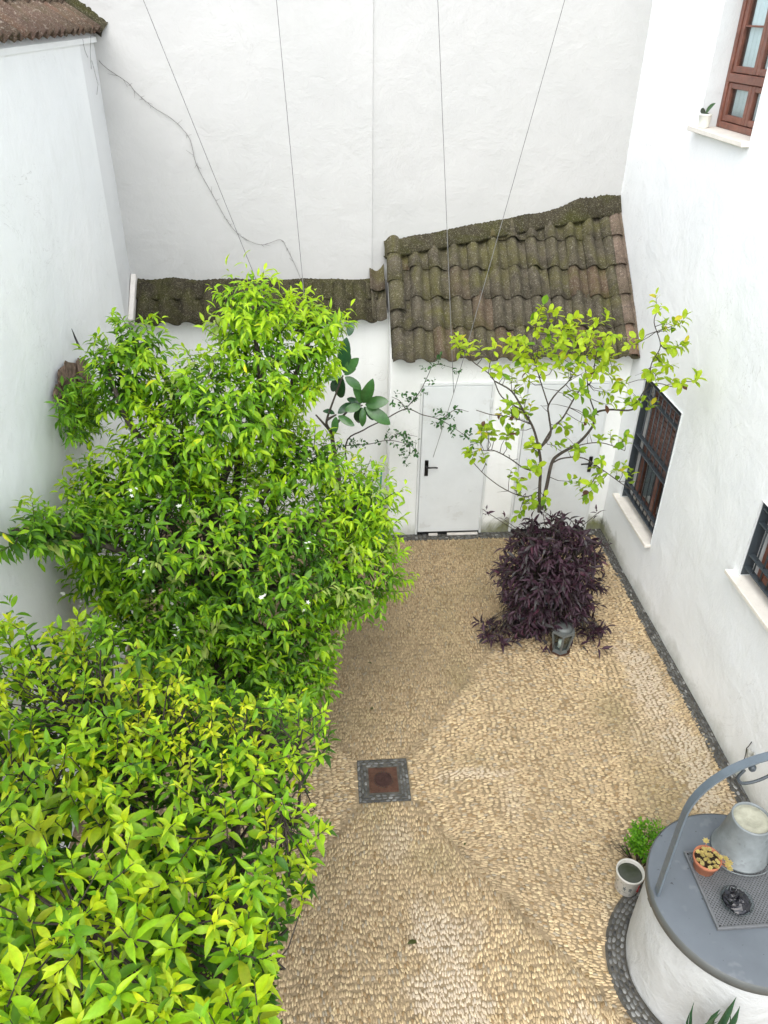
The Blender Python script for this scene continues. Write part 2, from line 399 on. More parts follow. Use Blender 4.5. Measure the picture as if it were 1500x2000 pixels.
# far ground-floor window: grille, brown roller shutter half down, dark glass below
win = MB().box((XR+.345, W_LOW[0]+.0, W_LOW[2]), (XR+.37, W_LOW[1], W_LOW[3])).build('window', M['dark'], house)
sill(win, W_LOW, .07)
grille(win, W_LOW, (2.19, 2.04, 1.56, 1.42, .94, .82), 8)
for k in range(14):
    zt = 2.235-k*.066
    MB().box((XR+.105, W_LOW[0]+.04, zt-.060), (XR+.125, W_LOW[1]-.06, zt), .008).build('shutter_slat', M['shutter'], win)
for (a, b) in (((XR+.14, W_LOW[0]+.005, .75), (XR+.20, W_LOW[0]+.075, 2.23)), ((XR+.14, W_LOW[1]-.075, .75), (XR+.20, W_LOW[1]-.005, 2.23)), ((XR+.14, 7.03, .75), (XR+.20, 7.10, 2.23)), ((XR+.142, W_LOW[0]+.08, .752), (XR+.198, W_LOW[1]-.08, .82))):
    MB().box(a, b, .006).build('frame', M['wood'], win)
for y0, y1 in ((W_LOW[0]+.08, 7.025), (7.105, W_LOW[1]-.08)):
    MB().box((XR+.168, y0, .825), (XR+.174, y1, 2.2)).build('pane', M['pane'], win)

# near ground-floor window, cut by the picture's edge
win = MB().box((XR+.345, W_NEAR[0], W_NEAR[2]), (XR+.37, W_NEAR[1], W_NEAR[3])).build('window', M['dark'], house)
sill(win, W_NEAR, .08)
grille(win, W_NEAR, (2.19, 2.06, 1.75, 1.62), 8)
for (a, b) in (((XR+.13, W_NEAR[1]-.10, 1.53), (XR+.19, W_NEAR[1]-.03, 2.25)), ((XR+.13, W_NEAR[0]+.01, 1.53), (XR+.19, W_NEAR[0]+.08, 2.25)), ((XR+.132, W_NEAR[0]+.09, 1.532), (XR+.188, W_NEAR[1]-.11, 1.60))):
    MB().box(a, b, .006).build('frame', M['wood'], win)
MB().box((XR+.158, W_NEAR[0]+.09, 1.605), (XR+.164, W_NEAR[1]-.11, 2.24)).build('pane', M['pane'], win)

# upper window: red-brown wooden casements, curtain behind
win = MB().box((XR+.50, W_UP[0]-.2, W_UP[2]-.1), (XR+.52, W_UP[1]+.2, W_UP[3])).build('window', M['dark'], house)
sill(win, W_UP, .075, .04)
fx0, fx1 = XR+.14, XR+.20; y0, y1, z0, z1 = W_UP
for a, b in (((fx0, y1-.055, z0+.004), (fx1+.04, y1-.003, z1)), ((fx0, y0+.003, z0+.004), (fx1+.04, y0+.055, z1)), ((fx0+.002, y0+.057, z0+.004), (fx1+.03, y1-.057, z0+.055)), ((fx0-.004, y0+.057, 4.98), (fx1+.03, y1-.057, 5.045))):
    MB().box(a, b, .006).build('frame', M['wood'], win)
ym = (y0+y1)/2
for (s0, s1) in ((y0+.060, ym-.004), (ym+.004, y1-.060)):
    for a0, a1 in ((4.68, 4.976), (5.05, 6.09)):
        cs = MB()
        cs.box((fx0+.012, s0, a0), (fx1-.005, s0+.05, a1), .005); cs.box((fx0+.012, s1-.05, a0), (fx1-.005, s1, a1), .005)
        cs.box((fx0+.014, s0+.051, a0), (fx1-.007, s1-.051, a0+.05), .005); cs.box((fx0+.014, s0+.051, a1-.045), (fx1-.007, s1-.051, a1), .005)
        if a1 > 5.5: cs.box((fx0+.018, s0+.051, 5.38), (fx1-.015, s1-.051, 5.395), .003)
        cas = cs.build('casement', M['wood'], win)
        MB().box((fx0+.036, s0+.051, a0+.051), (fx0+.041, s1-.051, a1-.046)).build('pane', M['pane'], win)
V = []; F = []
for i in range(61):
    y = y0+.02+(y1-y0-.17)*i/60; x = XR+.200+.008*math.sin(i*.9)+.006*math.sin(i*.37)
    V += [(x, y, 4.5), (x, y, 6.1)]
    if i: F.append((2*i-2, 2*i, 2*i+1, 2*i-1))
cu = mesh('curtain', V, F, True); o = link('curtain', cu, win, M['curtain']); sm = o.modifiers.new('thickness', 'SOLIDIFY'); sm.thickness = .003

# ------------------------------------------------------------------ wall on the left with tiled coping
XL, YB = -2.06, 8.75
left = empty('boundary_wall', (XL, 5, 0), 'white left boundary wall with a brown tiled roof edge on top', 'wall')
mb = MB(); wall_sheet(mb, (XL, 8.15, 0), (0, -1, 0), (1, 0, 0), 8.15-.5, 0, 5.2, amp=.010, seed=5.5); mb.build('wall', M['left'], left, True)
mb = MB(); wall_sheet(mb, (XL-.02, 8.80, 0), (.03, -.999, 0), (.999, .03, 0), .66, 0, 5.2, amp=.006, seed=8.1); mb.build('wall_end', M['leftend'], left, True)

# ------------------------------------------------------------------ wall at the back: two faces meeting in an upright joint, tiled ledge on the left half
back = empty('back_wall', (-.7, 8.8, 0), 'tall white back wall with mossy tiled ledge across its left half', 'wall')
XJ = .55
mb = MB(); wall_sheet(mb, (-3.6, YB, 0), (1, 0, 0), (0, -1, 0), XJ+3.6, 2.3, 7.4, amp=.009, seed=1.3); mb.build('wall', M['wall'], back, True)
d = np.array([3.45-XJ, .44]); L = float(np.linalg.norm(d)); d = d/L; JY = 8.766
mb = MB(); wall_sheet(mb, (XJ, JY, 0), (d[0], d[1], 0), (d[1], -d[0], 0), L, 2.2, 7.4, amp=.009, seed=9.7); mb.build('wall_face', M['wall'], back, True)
YLW = 8.47
mb = MB(); wall_sheet(mb, (-2.3, YLW, 0), (1, 0, 0), (0, -1, 0), 3.05, 0, 2.63, amp=.006, seed=4.4); mb.build('lower_wall', M['shed'], back, True)

# ------------------------------------------------------------------ roof tiles
def tile_mesh(name, wb=.142, wp=.093, hb=.064, hp=.018, ln=.43, th=.017, taper=.06, nu=14, irr=0.0):
    """one S-shaped tile: barrel on the left, pan on the right; x across, y up the slope, z off the roof"""
    V = []; F = []; us = [i/(nu-1) for i in range(nu)]; W_ = wb+wp
    ys = (0.0, ln*.5, ln); top = []
    for y in ys:
        row = []
        for u in us:
            x = u*W_
            z = hb*math.sin(math.pi*x/wb)**.85 if x <= wb else -hp*math.sin(math.pi*(x-wb)/wp)
            z += irr*nz(x*30, y*9, 1.0)
            row.append((x*(1-taper*y/ln)+W_*taper*.5*y/ln, y, z))
        top.append(row)
    n = nu
    for row in top: V += row
    for row in top: V += [(x, y, z-th) for x, y, z in row]
    m = len(ys); off = m*n
    for j in range(m-1):
        for i in range(n-1):
            a = j*n+i; F.append((a, a+1, a+n+1, a+n)); F.append((off+a, off+a+n, off+a+n+1, off+a+1))
    for i in range(n-1):
        F.append((i, off+i, off+i+1, i+1)); e = (m-1)*n+i; F.append((e, e+1, off+e+1, off+e))
    for j in range(m-1):
        a = j*n; F.append((a, a+n, off+a+n, off+a)); b = j*n+n-1; F.append((b, off+b, off+b+n, b+n))
    return mesh(name, V, F, True)
def barrel_mesh(name, r=.085, ln=.42, th=.014, n=11):
    V = []; F = []
    for q in (0, th):
        for y, s in ((0, 1.08), (ln, .92)):
            for i in range(n):
                a = math.pi*i/(n-1); V.append(((r-q)*s*math.cos(a), y, (r-q)*s*math.sin(a)*.85))
    for i in range(n-1):
        F += [(i, i+n, i+n+1, i+1), (2*n+i, 2*n+i+1, 3*n+i+1, 3*n+i), (i, i+1, 2*n+i+1, 2*n+i), (n+i, 3*n+i, 3*n+i+1, n+i+1)]
    return mesh(name, V, F, True)
def frame_matrix(P, X, Y):
    X = Vector(X).normalized(); Y = Vector(Y).normalized(); Z = X.cross(Y).normalized(); Y = Z.cross(X)
    m = Matrix((X, Y, Z)).transposed().to_4x4(); m.translation = Vector(P); return m
def place(name, me, m, parent):
    o = bpy.data.objects.new(name, me); COL.objects.link(o); o.parent = parent
    o.matrix_parent_inverse = Matrix.Translation(-Vector(parent.location)); o.matrix_basis = m; return o

shed = empty('lean_to_shed', (2.0, 7.96, 0), 'low white lean-to shed with mossy tiled roof and two grey doors', 'shed')
YS = 7.96; XS0, XS1 = .72, XR-.003
TH = math.atan(.92); cy, cz = math.cos(TH), math.sin(TH); EY, EZ = 7.80, 2.335
mb = MB(); wall_sheet(mb, (XS0, YS, 0), (1, 0, 0), (0, -1, 0), XS1-XS0, 0, 2.41, amp=.005, thick=.25, seed=6.6); mb.build('wall', M['shed'], shed, True)
mb = MB(); mb.add([(XS0+.003, YS+.26, 0), (XS0+.003, 8.85, 0), (XS0+.003, 8.85, 3.15), (XS0+.003, YS+.26, 2.58), (XS0+.2, YS+.26, 0), (XS0+.2, 8.85, 0), (XS0+.2, 8.85, 3.15), (XS0+.2, YS+.26, 2.58)],
      [(0, 3, 2, 1), (4, 5, 6, 7), (0, 4, 7, 3), (1, 2, 6, 5), (3, 7, 6, 2)]); mb.build('side_wall', M['shed'], shed)
# roof bed under the tiles
b0, b1 = EY+.10, 9.4
mb = MB(); zf = lambda y: EZ+(y-EY)*.92-.06
mb.add([(XS0-.0, b0, zf(b0)), (XS1, b0, zf(b0)), (XS1, b1, zf(b1)), (XS0-.0, b1, zf(b1)), (XS0, b0, zf(b0)-.05), (XS1, b0, zf(b0)-.05), (XS1, b1, zf(b1)-.05), (XS0, b1, zf(b1)-.05)],
       [(0, 1, 2, 3), (7, 6, 5, 4), (0, 4, 5, 1), (1, 5, 6, 2), (2, 6, 7, 3), (3, 7, 4, 0)]); mb.build('roof_bed', M['moss'], shed)
tiles = [tile_mesh('roof_tile', irr=.006*(k % 3), hb=.062+.005*(k % 2)) for k in range(4)]
for t_ in tiles: t_.materials.append(M['tile'])
PIT = .2215; NC = 12; EXP = .366
tilt = TH-math.radians(3.2); ty = Vector((0, math.cos(tilt), math.sin(tilt)))
def wall_y(x): return JY+(x-XJ)*d[1]/d[0]
for r in range(6):
    for c in range(NC):
        s = r*EXP; x = XS0+.004+c*PIT+random.uniform(-.004, .004); y = EY+s*cy; z = EZ+s*cz
        if y > wall_y(x+.1)-.02: continue
        y += random.uniform(-.016, .014)
        place('roof_tile', tiles[random.randrange(4)], frame_matrix((x, y, z+random.uniform(-.002, .004)), (1, random.uniform(-.03, .03), random.uniform(-.02, .02)), ty), shed)
bar = barrel_mesh('verge_tile'); bar.materials.append(M['tile'])
for r, xx in ((1.55, .80), (2.5, .79), (3.4, .78)):
    s = r*EXP; place('verge_tile', bar, frame_matrix((xx, EY+s*cy-.02, EZ+s*cz+.018), (1, 0, 0), Vector((-.02, cy, cz-.02))), shed)
bar2 = barrel_mesh('edge_tile', .075, .43); bar2.materials.append(M['tile_rim'])
for r in range(5):
    s = r*EXP; place('edge_tile', bar2, frame_matrix((XR-.085+random.uniform(-.006, .006), EY+s*cy, EZ+s*cz+.012), (1, 0, random.uniform(-.02, .02)), ty), shed)
# pinkish mortar fillet down the house wall, mossy mortar fillet where the roof meets the back wall
def fillet(name, P0, P1, out, upv, w, h, mat, parent, seg=150, seed=0.0, jag=.5, fine=40, drop=.0, swell=.0):
    P0, P1, out, upv = (np.array(q, float) for q in (P0, P1, out, upv)); V = []; F = []
    LEN = np.linalg.norm(P1-P0)
    for i in range(seg+1):
        t = i/seg; p = P0+(P1-P0)*t; q = t*LEN
        hh = h*(1+swell*math.exp(-((t-.86)/.12)**2))*(1+jag*nz(q*4+seed, seed)+.5*jag*nz(q*fine+seed, 2.0)); ww = w*(1+.3*nz(q*5+seed, 7.0)+.12*nz(q*25+seed, 1.0))
        V += [p+upv*hh+out*.002, p+upv*hh*.93+out*.012, p+upv*(hh*.45-drop*.25)+out*(ww*.42), p+out*ww-upv*drop, p+out*ww*.9-upv*(.03+drop), p-upv*.10-out*.05]
        if i:
            a = (i-1)*6; b = i*6
            for k in range(5): F.append((a+k, b+k, b+k+1, a+k+1))
    return link(name, mesh(name, V, F, True), parent, mat)
nrm = np.array([d[1], -d[0], 0.0])
def roofz(y): return EZ+(y-EY)*.92
pL = (XJ+.13, wall_y(XJ+.13), roofz(wall_y(XJ+.13))+.03); pR = (XR-.0, wall_y(XR), roofz(wall_y(XR))+.03)
fillet('mossy_mortar', pL, pR, nrm, (0, 0, 1), .13, .055, M['moss'], shed, 300, 3.3, .4, drop=.075, swell=1.0)
fillet('edge_mortar', (XR-.002, EY+.1, roofz(EY+.1)+.02), (XR-.002, 9.2, roofz(9.2)+.02), (-1, 0, 0), (0, -.3, .8), .05, .05, M['tile_rim'], shed, 90, 1.1, .35)

# ledge of the back wall: one course of tiles under a mossy mortar slope
LY, LZ = 8.30, 2.60; LT = math.atan(.78)
ledge_tile = [tile_mesh('ledge_tile', .14, .105, .045, .03, .50, .016, .02, 14, .008*k) for k in range(2)]
for t_ in ledge_tile: t_.materials.append(M['moss'])
for k in range(11):
    x = -2.0+k*.234
    place('ledge_tile', ledge_tile[k % 2], frame_matrix((x, LY+random.uniform(-.008, .008), LZ+random.uniform(-.004, .004)), (1, random.uniform(-.015, .015), random.uniform(-.01, .01)), (0, math.cos(LT), math.sin(LT))), back)
fillet('mossy_mortar', (-2.04, YB, 2.90), (XJ+.06, YB, 2.88), (0, -1, 0), (0, 0, 1), .22, .05, M['moss'], back, 300, 8.8, .45, drop=.10)
mb = MB(); mb.add([(-2.04, LY+.14, LZ+.04), (.68, LY+.14, LZ+.04), (.68, YB, 2.93), (-2.04, YB, 2.93), (-2.04, LY+.14, LZ-.03), (.68, LY+.14, LZ-.03), (.68, YB, 2.80), (-2.04, YB, 2.80)],
    [(0, 1, 2, 3), (7, 6, 5, 4), (0, 4, 5, 1), (1, 5, 6, 2), (3, 7, 4, 0)]); mb.build('ledge_bed', M['moss'], back)
# steep lime verge at the ledge's left end, gutter tile at the right end
mb = MB(); mb.box((-.035, -.02, -.05), (.02, .56, .055), .008, frame_matrix((-2.03, LY+.0, LZ+.03), (1, 0, 0), (0, math.cos(LT), math.sin(LT)))); mb.build('verge_board', M['mortar'], back)
pan = tile_mesh('gutter_tile', .01, .15, .0, .05, .5, .014, 0); pan.materials.append(M['tile'])
place('gutter_tile', pan, frame_matrix((.535, LY+.0, LZ+.035), (1, 0, 0), (0, math.cos(LT), math.sin(LT))), shed)
place('gutter_tile', pan, frame_matrix((.525, LY+.24, LZ+.29), (1, 0, 0), (0, math.cos(LT), math.sin(LT))), shed)

# roof edge on the left wall
LT2 = math.atan(.70); tls = [tile_mesh('roof_tile', .12, .085, .045, .016, .42, .014, .05, 12, .006*k) for k in range(3)]
for t_ in tls: t_.materials.append(M['tile_left'])
for r in range(4):
    for c in range(18):
        y = 8.52-c*.192; s = r*.35
        if r > 0 and c > 14: continue
        place('roof_tile', tls[random.randrange(3)], frame_matrix((XL+.085-s*math.cos(LT2)+random.uniform(-.01, .01), y+random.uniform(-.006, .006), 5.262+s*math.sin(LT2)), (random.uniform(-.02, .02), 1, 0), (-math.cos(LT2-.05), 0, math.sin(LT2-.05))), left)
mb = MB(); e0 = XL+.015
mb.add([(e0, 5.0, 5.205), (e0, 8.74, 5.205), (e0-1.6, 8.74, 5.205+1.12), (e0-1.6, 5.0, 5.205+1.12), (e0, 5.0, 5.165), (e0, 8.74, 5.165), (e0-1.6, 8.74, 5.165), (e0-1.6, 5.0, 5.165)],
       [(3, 2, 1, 0), (0, 1, 5, 4), (0, 4, 7, 3), (1, 2, 6, 5), (4, 5, 6, 7), (2, 3, 7, 6)]); mb.build('roof_bed', M['left'], left)
fillet('mossy_mortar', (XL+.10, YB, 5.26), (XL-1.2, YB, 5.26+1.3*.70), (0, -1, 0), (.57, 0, .82), .07, .09, M['moss'], left, 90, 5.1, .6)

# ------------------------------------------------------------------ shed doors
def door(x0, x1, handle_left, ht):
    yf = YS-.014
    dr = MB().box((x0+.03, yf-.03, .065), (x1-.03, yf, ht-.03), .003).build('door', M['door'], shed)
    f = MB(); f.box((x0, yf-.018, .02), (x0+.026, YS+.02, ht), .003); f.box((x1-.026, yf-.018, .02), (x1, YS+.02, ht), .003); f.box((x0+.027, yf-.018, ht-.026), (x1-.027, YS+.02, ht), .003)
    f.build('frame', M['doorframe'], dr)
    hx = x0+.10 if handle_left else x1-.10; s = 1 if handle_left else -1
    h = MB(); h.box((hx-.022, yf-.042, .86), (hx+.022, yf-.031, 1.07), .006)
    h.tube([(hx, yf-.03, .995), (hx, yf-.085, .995)], .011, 8); h.tube([(hx, yf-.082, .995), (hx+s*.10, yf-.082, .995), (hx+s*.125, yf-.078, .988)], [.011, .010, .009], 8)
    h.build('handle', M['black'], dr, True)
    gx = x1-.028 if handle_left else x0+.028
    for zz in (.22, 1.78):
        g = MB(); g.tube([(gx, yf-.038, zz-.05), (gx, yf-.038, zz+.05)], .009, 8); g.box((gx-.016, yf-.034, zz-.045), (gx+.016, yf-.028, zz+.045), .002); g.build('hinge', M['doorframe'], dr)
    return dr
door(1.05, 1.87, True, 2.01); door(2.22, 3.20, False, 2.01)
MB().box((1.08, YS-.016, .004), (1.84, YS-.004, .062)).build('door_gap', M['black'], shed); MB().box((2.25, YS-.016, .004), (3.17, YS-.004, .062)).build('door_gap', M['black'], shed)  # black strips stand in for the shade under the doors
for a_, b_ in ((1.22, 1.33), (1.45, 1.83)): MB().box((a_, YS-.05, .004), (b_, YS-.017, .03), .004).build('threshold', M['mortar'], shed)

# ------------------------------------------------------------------ pebble floor
DX0, DX1, DY0, DY1 = .18, .61, 4.10, 4.535; DCX, DCY = (DX0+DX1)/2, (DY0+DY1)/2
WC = np.array([2.48, 2.63]); WR = .545; RING = .675
X0f, X1f, Y0f, Y1f = XL+.03, XR, .9, YS
floor = link('pebble_floor', mesh('pebble_floor', [(X0f-.3, Y0f, 0), (X1f+.1, Y0f, 0), (X1f+.1, Y1f+.6, 0), (X0f-.3, Y1f+.6, 0), (X0f-.3, Y0f, -.05), (X1f+.1, Y0f, -.05), (X1f+.1, Y1f+.6, -.05), (X0f-.3, Y1f+.6, -.05)],
     [(0, 1, 2, 3), (7, 6, 5, 4), (0, 4, 5, 1), (1, 5, 6, 2), (2, 6, 7, 3), (3, 7, 4, 0)], False), None, M['bedding'])
tag(floor, 'beige pebble paving laid in four fields around the drain', kind='structure')
def dome(k, r):
    """low dome of 17 vertices: x long axis, y short axis"""
    nk = 8; V = []
    for ring, (s, z) in enumerate(((1.0, -.25), (.80, .62))):
        for i in range(nk):
            a = 2*math.pi*i/nk+ring*.0; q = 1+r.uniform(-.12, .12)
            ca, sa = math.cos(a), math.sin(a); e = .8
            V.append((s*q*math.copysign(abs(ca)**e, ca), s*q*math.copysign(abs(sa)**e, sa), z+r.uniform(-.05, .05)))
    V.append((r.uniform(-.15, .15), r.uniform(-.1, .1), 1.0))
    T = []
    for i in range(nk):
        j = (i+1) % nk; T += [(i, j, nk+j), (i, nk+j, nk+i), (nk+i, nk+j, 2*nk)]
    return np.array(V), np.array(T)
DOMES = [dome(k, random) for k in range(10)]
TRI = DOMES[0][1]; DV = np.stack([q[0] for q in DOMES])
def field_of(x, y):
    """0 right, 1 far, 2 left, 3 near: split along the lines that leave the drain's corners"""
    f = np.full(x.shape, -1)
    rx = x-DCX; ry = y-DCY; hw, hh = (DX1-DX0)/2, (DY1-DY0)/2
    kU, kD = 1.10/1.24*.86, 1.22/1.76
    ur = hw+np.maximum(ry-hh, 0)*kU; dr_ = hw+np.maximum(-ry-hh, 0)*kD
    wob = .02*np.sin(ry*5)
    far = (ry > hh) & (np.abs(rx+wob) < ur); near = (ry < -hh) & (np.abs(rx+wob) < dr_)
    f[:] = np.where(far, 1, np.where(near, 3, np.where(rx > 0, 0, 2))); return f
def vnoise(x, y, s, seed):
    # smooth value noise, vectorised
    xs, ys = x*s+seed*17.3, y*s+seed*5.1; xi, yi = np.floor(xs), np.floor(ys); fx, fy = xs-xi, ys-yi
    h = lambda a, b: np.modf(np.abs(np.sin(a*127.1+b*311.7+seed*7.7)*43758.5453))[0]
    fx = fx*fx*(3-2*fx); fy = fy*fy*(3-2*fy)
    return (h(xi, yi)*(1-fx)+h(xi+1, yi)*fx)*(1-fy)+(h(xi, yi+1)*(1-fx)+h(xi+1, yi+1)*fx)*fy
def pebble_rows(u0, u1, v0, v1, pu, pv, seed):
    """rows run along u, stones side by side with their long axis along v"""
    nu, nv = int((u1-u0)/pu), int((v1-v0)/pv)
    U, Vv = np.meshgrid(np.arange(nu)*pu+u0, np.arange(nv)*pv+v0)
    U = U+rng.uniform(-.32, .32, U.shape)*pu+(np.arange(nv)[:, None] % 2)*pu*.5
    Vv = Vv+rng.normal(0, .20, U.shape)*pv+.06*(vnoise(U, Vv, 2.3, seed)-.5)+.02*(vnoise(U, Vv, 7.0, seed+3)-.5)*2.0
    return U.ravel(), Vv.ravel()
def stains(x, y):
    """bleached lime marks: long streaks and blotches with their own outlines"""
    w = np.zeros(x.shape)
    for cx, cy_, rx, ry, k in ((.70, 2.62, .24, .62, .95), (.92, 2.98, .13, .14, .5), (1.12, 4.33, .34, .06, .75), (1.45, 4.05, .10, .2, .3), (3.02, 5.35, .17, .6, .95), (3.08, 4.3, .2, .6, .95), (2.9, 4.7, .25, .35, .3), (1.5, 2.38, .14, .12, 1.1), (.45, 3.75, .12, .18, .45), (2.35, 6.9, .6, .25, .15), (1.95, 2.95, .10, .35, .35)):
        q = ((x-cx)/rx)**2+((y-cy_)/ry)**2+1.6*(vnoise(x, y, 7.0, 4)-.5)+1.2*(vnoise(x, y, 24.0, 6)-.5)
        w = np.maximum(w, k*np.clip(1.25-q, 0, 1))
    return w
# candidate stones
PU, PV = .0165, .0395
PX = []; PY = []; PA = []; PK = []
for fld, along in ((1, 'x'), (3, 'x'), (0, 'y'), (2, 'y')):
    if along == 'x': a, b = pebble_rows(X0f, X1f, Y0f, Y1f, PU, PV, fld+1.0); x, y, ang = a, b, np.full(a.shape, math.pi/2)
    else: a, b = pebble_rows(Y0f, Y1f, X0f, X1f, PU*1.08, PV*1.0, fld+1.0); x, y, ang = b, a, np.zeros(a.shape)
    k = field_of(x, y) == fld
    x, y, ang = x[k], y[k], ang[k]
    ang = ang+rng.normal(0, .16, x.shape)+.9*(vnoise(x, y, 1.3, fld+9.0)-.5)*(.9 if fld == 0 else .4)
    PX.append(x); PY.append(y); PA.append(ang); PK.append(np.full(x.shape, fld))
PX, PY, PA, PK = (np.concatenate(q) for q in (PX, PY, PA, PK))
rw = np.hypot(PX-WC[0], PY-WC[1])
ok = (rw > RING+.012) & (PX < X1f-.10+.012*np.sin(PY*3)) & (PX > X0f+.02) & (PY < Y1f-.13) & ~((PX > DX0-.012) & (PX < DX1+.012) & (PY > DY0-.012) & (PY < DY1+.012))
SOIL = [(-.88, 2.72, .42, .50), (-1.30, 2.2, .3, .3), (-.9, 5.6, .55, .5)]
for sx_, sy_, ra, rb in SOIL: ok &= ((PX-sx_)/ra)**2+((PY-sy_)/rb)**2 > 1
ok &= PY > 1.15
PX, PY, PA, PK = PX[ok], PY[ok], PA[ok], PK[ok]
def stone_cols(x, y, dark=False):
    n = len(x)
    if dark:
        g = rng.uniform(.035, .13, n)[:, None]*np.array([1.0, 1.0, .95]); lt = rng.random(n) < .10; g[lt] = g[lt]*2.3; return g
    base = np.array([.445, .335, .195])*(.80+.36*rng.random((n, 1)))
    pale = np.array([.56, .44, .26]); brown = np.array([.27, .18, .085]); grey = np.array([.33, .28, .20])
    r = rng.random(n); base[r < .16] = pale*(.9+.2*rng.random(((r < .16).sum(), 1))); base[r > .90] = brown; base[(r > .84) & (r < .90)] = grey
    m = vnoise(x, y, 1.4, 2.0)[:, None]; base = base*(.86+.26*m)
    far = (field_of(x, y) == 1)[:, None]*np.clip(.25+(y-4.4)/2.8+.5*(vnoise(x, y, 2.0, 41.0)-.5), 0, 1)[:, None]*.48; base = base*(1-far)+base*np.array([.52, .49, .42])*far  # far field dulled in colour, standing in for how its stones meet the light
    green = np.clip(vnoise(x, y, 2.2, 11.0)-.62, 0, 1)[:, None]*1.0
    base = base*(1-green)+np.array([.20, .18, .075])*green
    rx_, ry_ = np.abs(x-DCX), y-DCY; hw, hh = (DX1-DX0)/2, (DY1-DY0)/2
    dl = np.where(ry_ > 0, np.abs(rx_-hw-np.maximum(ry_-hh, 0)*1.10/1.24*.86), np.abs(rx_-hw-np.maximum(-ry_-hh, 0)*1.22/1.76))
    fold_shade = np.clip(1-dl/(.05+.10*vnoise(x, y, 3.0, 21.0)), 0, 1)[:, None]*(.35+.5*vnoise(x, y, 5.0, 22.0)[:, None])*(np.abs(ry_) > hh)[:, None]  # darker band along the field diagonals: shading of the folds painted into stone colour
    base = base*(1-.55*fold_shade); near_tree = np.clip(1-np.hypot(x+.5, y-5.9)/1.9, 0, 1)[:, None]*.55
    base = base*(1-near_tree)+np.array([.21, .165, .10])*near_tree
    s = stains(x, y)[:, None]*.62; return base*(1-s)+np.array([.56, .485, .385])*s
def stone_block(x, y, ang, lx, ly, h, cols, z0=0.0):
    n = len(x); kd = rng.integers(0, len(DV), n); P = DV[kd]*np.stack([lx, ly, h], 1)[:, None, :]
    c, s = np.cos(ang)[:, None], np.sin(ang)[:, None]
    V = np.empty_like(P); V[..., 0] = P[..., 0]*c-P[..., 1]*s+x[:, None]; V[..., 1] = P[..., 0]*s+P[..., 1]*c+y[:, None]; V[..., 2] = P[..., 2]+z0
    T = TRI[None]+(np.arange(n)*DV.shape[1])[:, None, None]
    return V.reshape(-1, 3), T.reshape(-1, 3), np.repeat(cols, DV.shape[1], 0)
n = len(PX); LX = PV*.5*rng.uniform(.90, 1.15, n); LY_ = PU*.5*rng.uniform(.92, 1.18, n)
rnd = (PK == 0) & (vnoise(PX, PY, 1.1, 31.0) > .45); LY_[rnd] *= 1.18; LX[rnd] *= .92
HH = rng.uniform(.0060, .0110, n)
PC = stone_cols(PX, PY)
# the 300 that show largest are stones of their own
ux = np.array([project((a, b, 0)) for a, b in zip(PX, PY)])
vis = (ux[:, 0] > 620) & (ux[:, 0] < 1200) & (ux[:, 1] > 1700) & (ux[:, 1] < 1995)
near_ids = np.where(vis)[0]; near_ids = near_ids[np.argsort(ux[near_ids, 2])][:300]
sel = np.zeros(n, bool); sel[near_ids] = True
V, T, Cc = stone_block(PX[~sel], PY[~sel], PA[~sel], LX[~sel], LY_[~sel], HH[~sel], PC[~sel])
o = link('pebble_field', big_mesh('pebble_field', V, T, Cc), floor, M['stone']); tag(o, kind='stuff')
def variants(name, colset, mat):
    out = []
    for i, c in enumerate(colset):
        dv = DOMES[i % len(DOMES)]; me = mesh(name, dv[0], dv[1], True, np.repeat(np.array(c)[None], len(dv[0]), 0)); me.materials.append(mat); out.append(me)
    return out
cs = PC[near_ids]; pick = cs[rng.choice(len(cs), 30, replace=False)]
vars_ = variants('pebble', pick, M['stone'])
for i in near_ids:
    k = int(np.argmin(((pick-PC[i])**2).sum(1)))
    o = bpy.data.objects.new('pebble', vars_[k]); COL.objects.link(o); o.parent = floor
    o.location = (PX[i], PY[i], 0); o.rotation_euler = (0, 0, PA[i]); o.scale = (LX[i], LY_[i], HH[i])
# dark borders: along the house, along the shed, round the well, round the drain
def dark_rows(x, y, ang, lx=.027, ly=.0140):
    m = len(x); return (np.array(x), np.array(y), np.array(ang)+rng.normal(0, .22, m), lx*rng.uniform(.75, 1.1, m), ly*rng.uniform(.8, 1.1, m), rng.uniform(.006, .011, m))
x, y = np.meshgrid(XR-.012-np.arange(4)*.027, np.arange(1.0, YS, .047)); x = x+rng.normal(0, .003, x.shape); y = y+rng.normal(0, .006, y.shape)+(np.arange(4) % 2)*.024
k = np.hypot(x-WC[0], y-WC[1]) > RING
A = dark_rows(x[k], y[k], np.full(k.sum(), math.pi/2))
x, y = np.meshgrid(np.arange(X0f, XR-.1, .047), YS-.012-np.arange(5)*.027); x = x+rng.normal(0, .006, x.shape); y = y+rng.normal(0, .003, y.shape)
Bk = dark_rows(x.ravel(), y.ravel(), np.zeros(x.size))
for Q in (A, Bk):
    Vd, Td, Cd = stone_block(Q[0], Q[1], Q[2], Q[3], Q[4], Q[5], stone_cols(Q[0], Q[1], True))
    o = link('dark_border_stones', big_mesh('dark_border_stones', Vd, Td, Cd), floor, M['darkstone']); tag(o, kind='stuff')
